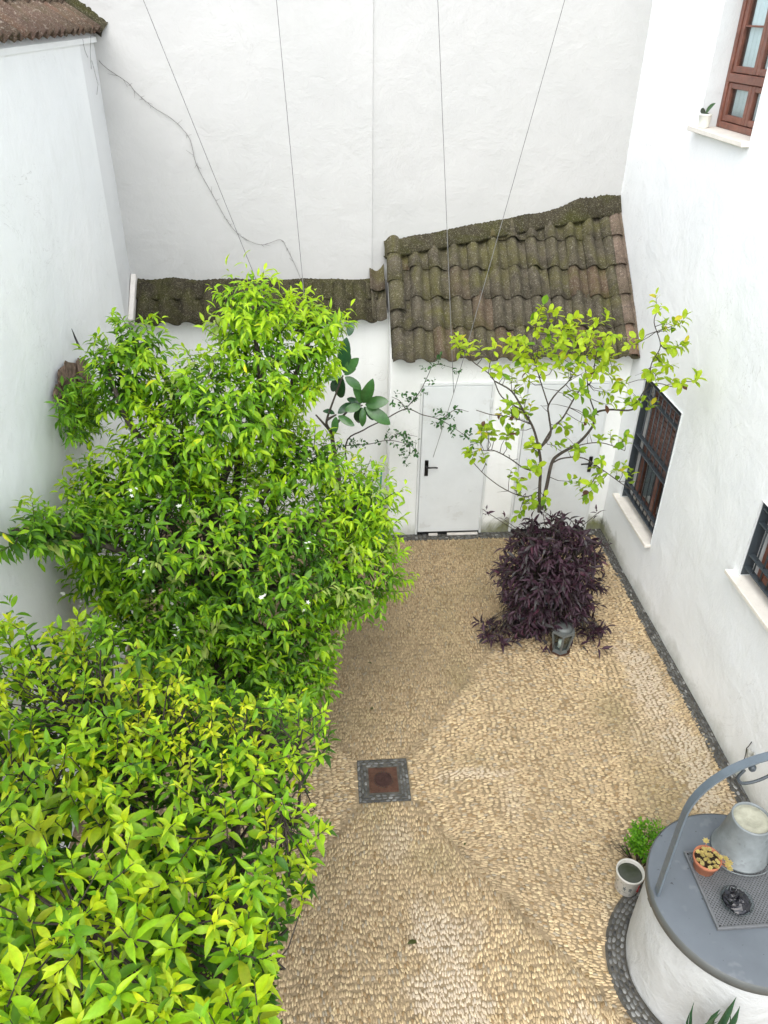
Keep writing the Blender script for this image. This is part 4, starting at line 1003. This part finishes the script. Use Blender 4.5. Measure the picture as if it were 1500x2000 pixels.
lv.build(purp, LT_LANCE, M['purple'], 'leaf', 'foliage', 300, clip=lambda P, A, S: ((P+A*S[:, None])[:, 2] > .01) & ~((np.abs((P+A*S[:, None]*.6)[:, 0]-2.28) < .13) & ((P+A*S[:, None]*.6)[:, 1] < 5.98) & ((P+A*S[:, None]*.6)[:, 2] < .27)))

# lantern in front of the purple plant
ln = empty('lantern', (2.30, 5.80, 0), 'grey tapered lantern standing at the foot of the purple plant', 'lantern')
def frustum(r0, r1, z0, z1, c, n=6, ph=.3): return [(c[0]+r*math.cos(ph+2*math.pi*k/n), c[1]+r*math.sin(ph+2*math.pi*k/n), z) for r, z in ((r0, z0), (r1, z1)) for k in range(n)]
lc = (2.30, 5.80)
for r0_, r1_, z0_, z1_, nm in ((.085, .075, .012, .05, 'base'), (.125, .125, .27, .30, 'top_rim')):
    V = frustum(r0_, r1_, z0_, z1_, lc); MB().add(V, [tuple(range(6))[::-1], tuple(range(6, 12))]+[(k, (k+1) % 6, 6+(k+1) % 6, 6+k) for k in range(6)]).build(nm, M['grey'], ln)
lo = frustum(.078, .118, .05, .27, lc)
for k in range(6):
    MB().tube([lo[k], lo[6+k]], .011, 6).build('corner_bar', M['grey'], ln)
    a, b, c_, d_ = (np.array(lo[i])*.92+np.array((*lc, lo[i][2]))*.08 for i in (k, (k+1) % 6, 6+(k+1) % 6, 6+k))
    g = mesh('pane', [a, b, c_, d_], [(0, 1, 2, 3)], False); o = link('pane', g, ln, M['pane']); o.modifiers.new('t', 'SOLIDIFY').thickness = .003
MB().lathe([(0, .0), (.028, .0), (.028, .09), (.0, .092)], (*lc, .05), 16).build('candle', M['petal'], ln, True)
MB().lathe([(.0, .302), (.10, .302), (.06, .325), (.02, .33), (.0, .33)], (*lc, 0), 12).build('cap', M['grey'], ln, True)
MB().lathe([(.0, .0), (.095, .0), (.105, .014), (.098, .014), (.09, .006), (.0, .006)], (*lc, .006), 24).build('saucer', M['rust'], ln, True)

# ---- rubber plant between tree and shed
rub = empty('rubber_plant', (.10, 7.6, 0), 'rubber plant with big oval dark green leaves between orange tree and shed', 'plant')
def c2(x, y, Y): return at(300+x/3, 500+y/3, Y)
tp = smooth_path([np.array((.12, 7.6, 0.0)), np.array((.14, 7.6, .8)), c2(1050, 1090, 7.6), c2(1040, 1030, 7.58)], 6)
MB().tube(tp, list(np.linspace(.03, .02, len(tp))), 8).build('trunk', M['bark'], rub, True)
RN = [c2(1015, 960, 7.55), c2(1110, 700, 7.5), c2(1225, 875, 7.5), c2(1070, 930, 7.5), c2(950, 930, 7.6)]
for q in ([tp[-1], c2(1020, 1000, 7.56), RN[0], c2(1060, 830, 7.52), RN[1]], [tp[-1], c2(1090, 960, 7.54), c2(1150, 900, 7.5), RN[2]], [tp[-1], RN[4]], [RN[0], RN[3]]):
    p = smooth_path(q, 4); MB().tube(p, list(np.linspace(.017, .008, len(p))), 7).build('stem', M['bark'], rub, True)
FIG = [((1110, 700), (1200, 600), 1), ((1110, 700), (1010, 720), 1), ((1110, 700), (1215, 780), 1), ((1110, 700), (1040, 790), 0), ((1110, 700), (1090, 830), 0), ((1110, 700), (1150, 570), 0), ((1110, 700), (1180, 660), 1), ((1225, 875), (1280, 735), 1), ((1225, 875), (1375, 850), 1), ((1225, 875), (1385, 985), 1), ((1225, 875), (1290, 960), 0), ((1225, 875), (1225, 1000), 1), ((1225, 875), (1120, 905), 1), ((1225, 875), (1180, 760), 1), ((1225, 875), (1185, 985), 0), ((1070, 930), (1175, 995), 1), ((1070, 930), (1060, 1040), 1), ((1070, 930), (1160, 860), 0), ((1070, 930), (990, 900), 0), ((1225, 875), (1250, 760), 0), ((1140, 480), (1165, 380), 0), ((1110, 700), (1130, 480), 0), ((1225, 875), (1130, 830), 0)]
lv = Leaves()
for (x0, y0_), (x1, y1_), k in FIG:
    yy = 7.45 if k else 7.6; a0 = c2(x0, y0_, 7.5); a1 = c2(x1, y1_, yy-.02+rng.normal(0, .03)); ax = a1-a0; S_ = np.linalg.norm(ax); ax /= S_; upv = np.array((rng.normal(0, .25), -.75, .65)); nn = upv-ax*(upv@ax); nn /= np.linalg.norm(nn)
    lv.add(a0+ax*S_*.10, ax, nn, S_*.92, np.array((.045, .13, .035) if k else (.016, .06, .022))*rng.uniform(.85, 1.2))
lv.build(rub, LT_FIG, M['fig'], 'leaf', 'foliage', 60)

# ---- dark small-leaved climber reaching across the shed
climb = empty('small_leaved_shrub', (.35, 7.7, 0), 'thin shrub branches with small dark green leaves across the shed door', 'plant')
BR = [[(.30, 7.75, 0.0), (.28, 7.72, .7), tuple(c4(150, 540, 7.68)), tuple(c4(220, 480, 7.66)), tuple(c4(300, 440, 7.64)), tuple(c4(385, 398, 7.62)), tuple(c4(450, 420, 7.6)), tuple(c4(520, 440, 7.6)), tuple(c4(600, 490, 7.6)), tuple(c4(660, 535, 7.6))],
      [tuple(c4(385, 398, 7.62)), tuple(c4(440, 330, 7.6)), tuple(c4(470, 270, 7.6)), tuple(c4(500, 225, 7.6)), tuple(c4(585, 240, 7.6))],
      [tuple(c4(150, 540, 7.68)), tuple(c4(240, 535, 7.62)), tuple(c4(320, 520, 7.6)), tuple(c4(400, 540, 7.6)), tuple(c4(440, 575, 7.6))], [tuple(c4(320, 520, 7.6)), tuple(c4(360, 495, 7.6)), tuple(c4(430, 505, 7.6))], [tuple(c4(385, 398, 7.62)), tuple(c4(360, 365, 7.62)), tuple(c4(330, 350, 7.62))],
      [tuple(c4(400, 540, 7.6)), tuple(c4(400, 570, 7.6)), tuple(c4(380, 605, 7.6))], [tuple(c4(520, 440, 7.6)), tuple(c4(580, 400, 7.58)), tuple(c4(630, 408, 7.58))]]
lv = Leaves(); dens = [0, 16, 16, 7, 6, 6, 7]
for bi, b in enumerate(BR):
    p = smooth_path(b, 5); MB().tube(p, list(np.linspace(.010 if bi == 0 else .005, .002, len(p))), 6).build('branch', M['twig'], climb, True)
    ps = p if bi else p[34:]
    for i in range(dens[bi] or 12):
        q = ps[int(rng.integers(0, len(ps)))]+rng.normal(0, .025, 3); dr = np.array((rng.normal(0, 1), rng.normal(-.2, .6), rng.normal(.3, .7))); dr /= np.linalg.norm(dr)
        lv.shoot(q, dr, .09, 7, .050, lambda t: mixc((.018, .07, .022), (.05, .15, .04), rng.random()), .15, (75, 35))
lv.build(climb, LT_ROUND, M['leaf'], 'leaf', 'foliage', 280)

# ---- dead brown fronds and greenery hanging on the left wall
fern = empty('wall_fern', (XL, 5.85, 2.3), 'ragged brown and green fern clump hanging on the left wall', 'plant')
def on_left(px_, py_, off=.0):
    dd = ray(px_, py_); t = (XL+off-EYE[0])/dd[0]; return EYE+dd*t
SH = [[(128, 706), (148, 712), (158, 735), (160, 790), (152, 830), (146, 868), (138, 850), (132, 815), (118, 790), (103, 775), (108, 755), (114, 745), (113, 722), (122, 718)],
      [(150, 700), (168, 705), (178, 740), (176, 790), (168, 830), (160, 810), (152, 770), (148, 730)]]
for k, outl in enumerate(SH):
    P_ = []
    for i in range(len(outl)):
        a, b = np.array(outl[i], float), np.array(outl[(i+1) % len(outl)], float)
        for j in range(4): P_.append(a+(b-a)*j/4+rng.normal(0, 1.6, 2))
    cen = np.mean(P_, 0); V = [on_left(*cen, .045+.03*k)]; nP = len(P_)
    for s_ in (.5, .8, 1.0): V += [on_left(*(cen+(q-cen)*s_), (.045+.03*k)*(1-s_**2)+.02+.012*rng.random()) for q in P_]
    F = [(0, 1+i, 1+(i+1) % nP) for i in range(nP)]
    for r_ in range(2): F += [(1+r_*nP+i, 1+(r_+1)*nP+i, 1+(r_+1)*nP+(i+1) % nP, 1+r_*nP+(i+1) % nP) for i in range(nP)]
    o = link('dead_frond', mesh('dead_frond', V, F, False), fern, M['deadfrond']); o.modifiers.new('t', 'SOLIDIFY').thickness = .006
MB().tube([on_left(140, 642, .06), on_left(147, 660, .05), on_left(155, 678, .04)], [.002, .008, .011], 6).build('dead_tip', M['black'], fern, True)
lv = Leaves()
for q in range(130):
    p = on_left(rng.uniform(112, 185), rng.uniform(745, 850), rng.uniform(.05, .2)); lv.shoot(p, np.array((rng.uniform(.1, .9), rng.normal(0, .7), rng.normal(-.1, .5))), .12, 6, .09, orange_col(.3, 0, .0), .5)
lv.build(fern, LT_NARROW, M['leaf'], 'leaf', 'foliage', 60)

# ------------------------------------------------------------------ well and what stands on it
well = empty('well', (WC[0], WC[1], 0), 'round white well with blue-grey lid and iron arch, near right corner', 'well')
prof = [(.50, .0), (.548, .02), (.552, .12), (.545, .4), (.54, .7), (.535, .86), (.50, .87), (.0, .87)]
pp = []
for (a, b), (c_, d_) in zip(prof, prof[1:]):
    for j in range(4): pp.append((a+(c_-a)*j/4, b+(d_-b)*j/4))
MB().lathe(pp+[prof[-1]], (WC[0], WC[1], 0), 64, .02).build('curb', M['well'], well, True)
MB().lathe([(.0, .903), (.30, .903), (.555, .900), (.562, .897)], (WC[0], WC[1], 0), 80).build('lid', M['lid'], well, True)
MB().lathe([(.5625, .899), (.570, .895), (.570, .825), (.563, .82), (.52, .825)], (WC[0], WC[1], 0), 80).build('lid_rim', M['lidrim'], well, True)
# arch of flat bar
AY = 2.66; half = .535
path = [(-half, .80), (-half, 1.20), (-half, 1.60)]
for k in range(1, 25):
    a = math.pi-math.pi*k/25; path.append((half*math.cos(a)*1.0, 1.62+.53*math.sin(a)**.9))
path += [(half, 1.60), (half, 1.2), (half, .80)]
V = []; F = []
for i, (x, z) in enumerate(path):
    x2, z2 = path[min(i+1, len(path)-1)]; x1, z1 = path[max(i-1, 0)]; tx, tz = x2-x1, z2-z1; L = math.hypot(tx, tz); nx_, nz_ = -tz/L, tx/L
    for w_, h_ in ((-.024, .006), (.024, .006), (.024, -.006), (-.024, -.006)): V.append((WC[0]+x+nx_*h_-.018*(1 if x < 0 else -1)*0, AY+w_, z+nz_*h_))
    if i: F += [tuple((i-1)*4+k for k in ()) or (4*(i-1)+k, 4*(i-1)+(k+1) % 4, 4*i+(k+1) % 4, 4*i+k) for k in range(4)]
F += [(0, 1, 2, 3), tuple(4*(len(path)-1)+k for k in (3, 2, 1, 0))]
link('arch', mesh('arch', V, F, False), well, M['arch'])
for x_ in (-half, half): MB().box((WC[0]+x_-.03*(1 if x_ < 0 else 0)-.0, AY-.03, .80), (WC[0]+x_+.03*(0 if x_ < 0 else 1), AY+.03, .90), .004).build('foot_clip', M['lidrim'], well)
hk = smooth_path([(WC[0]-.28, AY, 2.02), (WC[0]-.30, AY, 1.96), (WC[0]-.26, AY, 1.91), (WC[0]-.17, AY, 1.93), (WC[0]-.06, AY, 2.02), (WC[0]+.02, AY, 2.12)], 6)
MB().tube(hk, .009, 8).build('hook', M['iron'], well, True)
for x_, z_ in ((-.24, 2.035), (-.10, 2.105)): MB().lathe([(0, -.022), (.012, -.02), (.02, -.008), (.02, .008), (.012, .02), (0, .022)], (WC[0]+x_, AY, z_), 12).build('bolt', M['iron'], well, True)
# perforated hatch
hx0, hx1, hy0, hy1 = 2.215, 2.735, 2.405, 2.915
f = MB()
for a, b in (((hx0, hy0, .9035), (hx1, hy0+.014, .926)), ((hx0, hy1-.014, .9035), (hx1, hy1, .926)), ((hx0, hy0+.0145, .9035), (hx0+.014, hy1-.0145, .926)), ((hx1-.014, hy0+.0145, .9035), (hx1, hy1-.0145, .926))): f.box(a, b, .002)
hatch = f.build('hatch_frame', M['grate'], well)
MB().box((hx0+.015, hy0+.015, .9034), (hx1-.015, hy1-.015, .9055)).build('hatch_base', M['black'], well)
g = MB(); stp = .022; k = 0; v_ = hx0+.02
cxm, cym = (hx0+hx1)/2, (hy0+hy1)/2; hw_, hh_ = (hx1-hx0)/2-.016, (hy1-hy0)/2-.016
for sgn in (1, -1):
    c = -.52
    while c < .52:
        # diagonal bar x - sgn*y = c clipped to the hatch
        pts_ = []
        for yy in (-hh_, hh_):
            xx = c+sgn*yy
            if -hw_ <= xx <= hw_: pts_.append((xx, yy))
        for xx in (-hw_, hw_):
            yy = (xx-c)*sgn
            if -hh_ < yy < hh_: pts_.append((xx, yy))
        if len(pts_) >= 2:
            (ax_, ay_), (bx_, by_) = pts_[0], pts_[1]; L = math.hypot(bx_-ax_, by_-ay_)
            if L > .01:
                m = frame_matrix((cxm+ax_, cym+ay_, .913 if sgn > 0 else .9135), (bx_-ax_, by_-ay_, 0), (-(by_-ay_), bx_-ax_, 0)); g.box((0, -.0040, 0), (L, .0040, .005), 0, m)
        c += stp
tag(g.build('hatch_grid', M['grate'], well), kind='stuff')

# upturned zinc bucket
bc = (2.575, 2.90, .927)
bk = empty('bucket', bc, 'upturned galvanised bucket standing on the well lid', 'bucket')
MB().lathe([(.160, .0), (.171, .002), (.174, .010), (.168, .018), (.163, .02), (.140, .17), (.120, .305), (.123, .318), (.117, .326), (.111, .322), (.110, .305)], bc, 48).build('body', M['zinc'], bk, True)
MB().lathe([(.1105, .306), (.098, .307), (.094, .311), (.06, .311), (.057, .308), (.0, .308)], bc, 40).build('base', M['zinctop'], bk, True)
hp = [(bc[0]+.185*math.cos(a), bc[1]-.05-.14*math.sin(a), .935+.004*math.sin(a)) for a in np.linspace(.15, math.pi-.15, 18)]
MB().tube(hp, .004, 6).build('handle', M['zinc'], bk, True)
# terracotta pot with a pale yellow succulent
tc = (2.30, 2.80, .905)
pt = empty('succulent_pot', tc, 'small terracotta pot with a pale yellow succulent on the well lid', 'potted plant')
MB().lathe([(.0, .0), (.058, .0), (.062, .004), (.076, .085), (.083, .086), (.086, .118), (.080, .118), (.077, .09), (.0, .088)], tc, 36).build('pot', M['terracotta'], pt, True)
MB().lathe([(.077, .092), (.05, .098), (.0, .097)], tc, 24).build('soil', M['soil'], pt, True)
V = []; F = []
for ring, (nk, r_, z_) in enumerate(((7, 1.0, .15), (5, .62, .45), (3, .3, .7))):
    for k in range(nk):
        a = 2*math.pi*(k+.4*ring)/nk; ca, sa = math.cos(a), math.sin(a); w_ = .22*r_+.06; n0 = len(V)
        V += [(0, 0, z_*.5), (r_*.55*ca-w_*sa, r_*.55*sa+w_*ca, z_*.8), (r_*ca, r_*sa, z_+.15), (r_*.55*ca+w_*sa, r_*.55*sa-w_*ca, z_*.8)]; F += [(n0, n0+3, n0+2, n0+1)]
cols = np.array([(.50, .46, .15) if i % 4 == 0 else ((.55, .40, .20) if i % 4 == 2 else (.48, .47, .20)) for i in range(len(V))])
ro = mesh('rosette', V, F, False, cols); ro.materials.append(M['softleaf'])
for k in range(36):
    a = rng.uniform(0, 6.28); r_ = .075*math.sqrt(rng.random()); x_, y_ = tc[0]+r_*math.cos(a), tc[1]-.012+r_*math.sin(a)
    place('rosette', ro, Matrix.Translation((x_, y_, tc[2]+.118+rng.uniform(-.01, .02))) @ Matrix.Rotation(rng.uniform(0, 6), 4, 'Z') @ Matrix.Rotation(rng.uniform(-.5, .5), 4, 'X') @ Matrix.Scale(rng.uniform(.013, .020), 4), pt)
for dx_, dy_, dz_ in ((.115, -.045, .10), (.135, -.03, .09), (.105, -.02, .12), (.02, .09, .15), (.12, -.065, .085)):
    place('rosette', ro, Matrix.Translation((tc[0]+dx_, tc[1]+dy_, tc[2]+dz_)) @ Matrix.Rotation(rng.uniform(-.6, .6), 4, 'Y') @ Matrix.Scale(.024, 4), pt)
    MB().tube([(tc[0]+dx_*.5, tc[1]+dy_*.5, tc[2]+.105), (tc[0]+dx_, tc[1]+dy_, tc[2]+dz_)], .002, 5).build('stem', M['terracotta'], pt)
# black glass lidded bowl
bb = (2.385, 2.545, .9205)
bo = empty('glass_bowl', bb, 'shiny black bundle in a round glass bowl on the well grating', 'bowl')
MB().lathe([(.0, .0), (.055, .0), (.085, .02), (.098, .05), (.094, .052), (.08, .024), (.05, .006), (.0, .006)], bb, 40).build('bowl', M['clear'], bo, True)
V = []; F = []; nr, nk = 9, 20
for i in range(nr+1):
    ph = math.pi*.5*i/nr; 
    for k in range(nk):
        a = 2*math.pi*k/nk; q = 1+.22*nz(math.cos(a)*2.5, math.sin(a)*2.5, ph*3)+.10*nz(math.cos(a)*7, math.sin(a)*7, ph*7)
        V.append((bb[0]+.080*q*math.cos(ph)*math.cos(a), bb[1]+.080*q*math.cos(ph)*math.sin(a), bb[2]+.03+.055*q*math.sin(ph)))
for i in range(nr):
    for k in range(nk): F.append((i*nk+k, i*nk+(k+1) % nk, (i+1)*nk+(k+1) % nk, (i+1)*nk+k))
F.append(tuple(range(nk))[::-1]); link('bundle', mesh('bundle', V, F, False), bo, M['blackglass'])
MB().tube([(bb[0]-.01+.02*math.cos(a), bb[1]+.05+.012*math.sin(a), bb[2]+.085+.012*math.sin(a)) for a in np.linspace(0, 2*math.pi, 14)], .006, 6, False).build('knot', M['blackglass'], bo, True)
# white ceramic pot with water
cc = (2.115, 3.245, .011)
cp = empty('ceramic_pot', cc, 'white patterned ceramic pot holding dark water beside the well', 'pot')
MB().lathe([(.0, .0), (.078, .0), (.082, .005), (.096, .175), (.102, .182), (.102, .198), (.096, .200), (.090, .19), (.085, .14), (.0, .14)], cc, 40).build('body', M['ceramic'], cp, True)
MB().lathe([(.0885, .165), (.04, .166), (.0, .166)], cc, 32).build('water', M['water'], cp, True)
def on_pot(a, z, r_=.0915): return (cc[0]+r_*math.cos(a), cc[1]+r_*math.sin(a), cc[2]+z)
mk = MB()
for z0_, z1_, a0, a1 in ((.055, .125, -1.05, -1.02), (.122, .122, -1.05, -.86), (.09, .09, -1.05, -.9), (.058, .058, -1.05, -.86)):
    mk.tube([on_pot(a0+(a1-a0)*t, z0_+(z1_-z0_)*t, .0845+.068*(z0_+(z1_-z0_)*t)) for t in (0, .33, .66, 1)], .0035, 5)
mk.build('red_mark', M['red'], cp)
mk = MB()
for a in (-2.2, -1.75, -.45): 
    for j in range(5): mk.tube([on_pot(a, .10, .0905), on_pot(a+.13*math.cos(j*1.26), .10+.022*math.sin(j*1.26), .0905)], .004, 5)
mk.build('grey_mark', M['motif'], cp)
# fern-like green plant behind the pot
gp = empty('green_plant', (2.30, 3.42, 0), 'low bright green feathery plant between ceramic pot and well', 'plant'); lv = Leaves()
for q in range(120):
    a = rng.uniform(0, 6.28); r_ = .115*math.sqrt(rng.random()); p = np.array((2.30+r_*math.cos(a), 3.43+r_*.7*math.sin(a), rng.uniform(.12, .36)))
    lv.shoot(p, np.array((math.cos(a)*.7-.2, math.sin(a)*.5, 1.0)), .09, 9, .034, lambda t: mixc((.05, .18, .01), (.16, .38, .02), rng.random()), .15)
st = MB()
for q in range(22):
    a = rng.uniform(0, 6.28); st.tube([(2.30+.03*math.cos(a), 3.43+.03*math.sin(a), 0), (2.30+.08*math.cos(a), 3.43+.07*math.sin(a), .18), (2.28+.16*math.cos(a), 3.43+.10*math.sin(a), .34)], [.003, .0025, .001], 5, False)
for q in range(16):
    st.tube([(2.22, 3.42, .05), (2.10+rng.normal(0, .04), 3.43+rng.normal(0, .04), .25), (2.0+rng.normal(0, .05), 3.45+rng.normal(0, .05), .22+rng.normal(0, .06))], [.002, .0015, .0008], 4, False)
st.build('stems', M['twig'], gp, True); lv.build(gp, LT_ROUND, M['softleaf'], 'leaf', 'foliage', 150)
# strap leaved plant below the frame
sp = empty('spiky_plant', (2.08, 1.98, 0), 'spiky strap-leaved plant at the bottom edge in front of the well', 'plant')
MB().lathe([(0, 0), (.10, 0), (.13, .2), (.14, .2), (.14, .22), (.12, .22), (.115, .2), (.0, .19)], (2.08, 1.98, .012), 24).build('pot', M['terracotta'], sp, True)
lv = Leaves()
for q in range(18):
    a = q*2.4; th = rng.uniform(.03, .45); ax = np.array((math.sin(th)*math.cos(a), math.sin(th)*math.sin(a), math.cos(th))); nn = np.cross(np.cross(ax, (0, 0, 1.0)), ax); nn = -nn/(np.linalg.norm(nn)+1e-9)
    lv.add(np.array((2.08, 1.98, .2)), ax, nn, rng.uniform(.46, .70), np.array((.03, .075, .04))*rng.uniform(.8, 1.4))
lv.build(sp, [leaf_template(.07, .8, .15, .6, 1.0)], M['fig'], 'leaf', 'foliage', 30)

# ------------------------------------------------------------------ small things
# pot on the upper window sill
sp_c = (XR-.012, 7.42, 4.624)
fp = empty('sill_pot', sp_c, 'little white flower pot with two leaves on the upper window sill', 'potted plant')
MB().lathe([(.0, .0), (.042, .0), (.045, .01), (.052, .095), (.056, .097), (.056, .11), (.050, .11), (.048, .09), (.0, .088)], sp_c, 28).build('pot', M['petal'], fp, True)
lv = Leaves()
for ax, s_, c_ in (((.1, -.55, .8), .13, (.035, .09, .03)), ((-.2, .75, .5), .10, (.02, .03, .015)), ((.3, .35, .4), .07, (.05, .04, .02)), ((0, -.8, .25), .05, (.02, .03, .015))):
    ax = np.array(ax); ax /= np.linalg.norm(ax); u_ = np.array((-.8, -.2, .5)); nn = u_-ax*(u_@ax); nn /= np.linalg.norm(nn); lv.add(np.array(sp_c)+np.array((0, 0, .095)), ax, nn, s_, np.array(c_))
lv.build(fp, LT_FIG, M['fig'], 'leaf', 'foliage', 10)

# strings
def string(pts, label, r=.0034, mat='string'):
    o = MB().tube(pts, r, 5).build('string', M[mat], None, True); tag(o, label, 'string', 'strings strung down from the back wall'); return o
K = at(886, 768, 7.60)
def hi(px0, py0, Y0, P1, k=1.45):                      # carry a string on past the picture's top edge
    a = at(px0, py0, Y0); return a+(a-np.array(P1))*(k-1)
def line(a, b, sag=.0, n=10): return [np.array(a)+(np.array(b)-np.array(a))*t-np.array((0, 0, sag*4*t*(1-t))) for t in np.linspace(0, 1, n)]
P1 = at(530, 620, 6.6); string(line(hi(280, 0, 8.5, P1), P1), 'leftmost thin string running down into the big orange tree')
P2 = at(600, 640, 6.7); string(line(hi(540, 0, 8.5, P2), P2), 'thin string dropping almost straight down into the orange tree, second from left')
string(line(hi(855, 0, 8.55, K), K), 'nearly upright string in front of the shed roof, third from left')
string(line(hi(1103, 0, 8.6, K), K), 'slanting string crossing the shed roof, rightmost of the four')
string(line(K, at(846, 893, 7.86)), 'short dark string tied from the joined strings to the left door handle', .003, 'vine')

# dry vine on the back wall
def on_back(px_, py_, off=.02): return at(px_, py_, YB-off)
VP = [(165, 100), (185, 115), (215, 138), (250, 162), (265, 180), (300, 210), (330, 228), (355, 250), (372, 275), (380, 310), (390, 335), (415, 380), (440, 425), (463, 455), (490, 472), (515, 478), (548, 468), (560, 485), (575, 515), (584, 536)]
vp = [on_back(*q, off=.022) for q in VP]; vp[0] = on_back(193, 118); vp[1] = on_back(200, 126)
vine = tag(MB().tube(smooth_path(vp, 5), [.0031*(1-.4*i/(5*(len(vp)-1)))+.0012*abs(nz(i*.7, 1.1)) for i in range(5*(len(vp)-1)+1)], 6).build('dry_vine', M['vine'], None, True), 'bare dry vine stem creeping down the white back wall', 'vine')
for q in range(40):
    i = int(rng.integers(2, len(vp)-1)); a = vp[i]+(vp[i+1 if i+1 < len(vp) else i]-vp[i])*rng.random(); b = a+np.array((rng.normal(0, .035), .0, rng.normal(0, .035))); MB().tube([a, b], [.002, .001], 4).build('twig', M['vine'], vine)
for pl in ([(158, 76), (160, 88), (163, 100), (168, 112)], [(174, 70), (173, 100), (175, 135)], [(176, 118), (183, 145), (188, 165), (186, 185)]):
    P_ = [np.array((XL+.015, on_left(*q)[1], on_left(*q)[2])) for q in pl]; MB().tube(P_, .0022, 4).build('twig', M['vine'], vine)

# rag on a bracket low on the house wall
rg = empty('wall_rag', (XR, 4.13, .25), 'grey rag hanging from a bent wire low on the house wall', 'rag')
q = lambda px_, py_, off: (lambda dd: EYE+dd*((XR-off-EYE[0])/dd[0]))(ray(px_, py_))
V = []; F = []
for i in range(7):
    for j in range(6):
        p = q(1459+i*2.6, 1462+j*5.5+i*1.3, .03+.012*math.sin(i*1.1+j*.5)); V.append(p)
for i in range(6):
    for j in range(5): F.append((i*6+j, (i+1)*6+j, (i+1)*6+j+1, i*6+j+1))
o = link('cloth', mesh('cloth', V, F), rg, M['cloth']); o.modifiers.new('t', 'SOLIDIFY').thickness = .004
MB().tube(smooth_path([q(1468, 1449, .01), q(1462, 1458, .05), q(1458, 1462, .05), q(1456, 1475, .04), q(1451, 1490, .02)], 4), .004, 5).build('wire', M['black'], rg, True)

# green hose coiled at the foot of the shed corner, blue pot under the front tree
hs_ = []
for i in range(150):
    a = i*.26; hs_.append((.42+(.20+.03*math.sin(i*.13))*math.cos(a), 7.62+.16*math.sin(a)*.6, .12+.28*(i/150)+.16*math.sin(a)))
tag(MB().tube([(.62, 7.83, 1.0), (.60, 7.8, .6)]+hs_, .011, 7).build('garden_hose', M['hose'], None, True), 'coiled green garden hose at the corner of the shed behind the tree', 'hose')
bp = empty('blue_pot', (-1.72, 4.05, 0), 'blue glazed pot half hidden under the front orange trees', 'pot')
MB().lathe([(.0, .0), (.10, .0), (.14, .24), (.155, .245), (.155, .27), (.135, .27), (.13, .22), (.0, .21)], (-1.72, 4.05, .011), 28).build('body', M['blue'], bp, True)
MB().lathe([(.132, .225), (.06, .232), (.0, .23)], (-1.72, 4.05, .011), 20).build('soil', M['soil'], bp, True)
# fallen leaves
for (px_, py_), lab, s_, an in (((795, 1847), 'single dark fallen leaf on the paving near the bottom edge', .085, .3), ((724, 1390), 'small fallen leaf on the paving above the drain', .055, 1.0), ((726, 1300), 'fallen leaf on the paving beside the big orange tree', .06, 2.3), ((905, 1655), 'tiny brown fallen leaf on the paving right of the drain', .04, .9)):
    p = gz(px_, py_); tv, tt, tm = LT_ORANGE[1]
    o = link('fallen_leaf', mesh('fallen_leaf', tv, tt, True, np.repeat(np.array([(.07, .085, .02)]), len(tv), 0)), None, M['leaf']); o.modifiers.new('t', 'SOLIDIFY').thickness = .01
    o.location = (p[0], p[1], .024); o.rotation_euler = (.15, .05, an); o.scale = (s_, s_, s_); tag(o, lab, 'leaf')
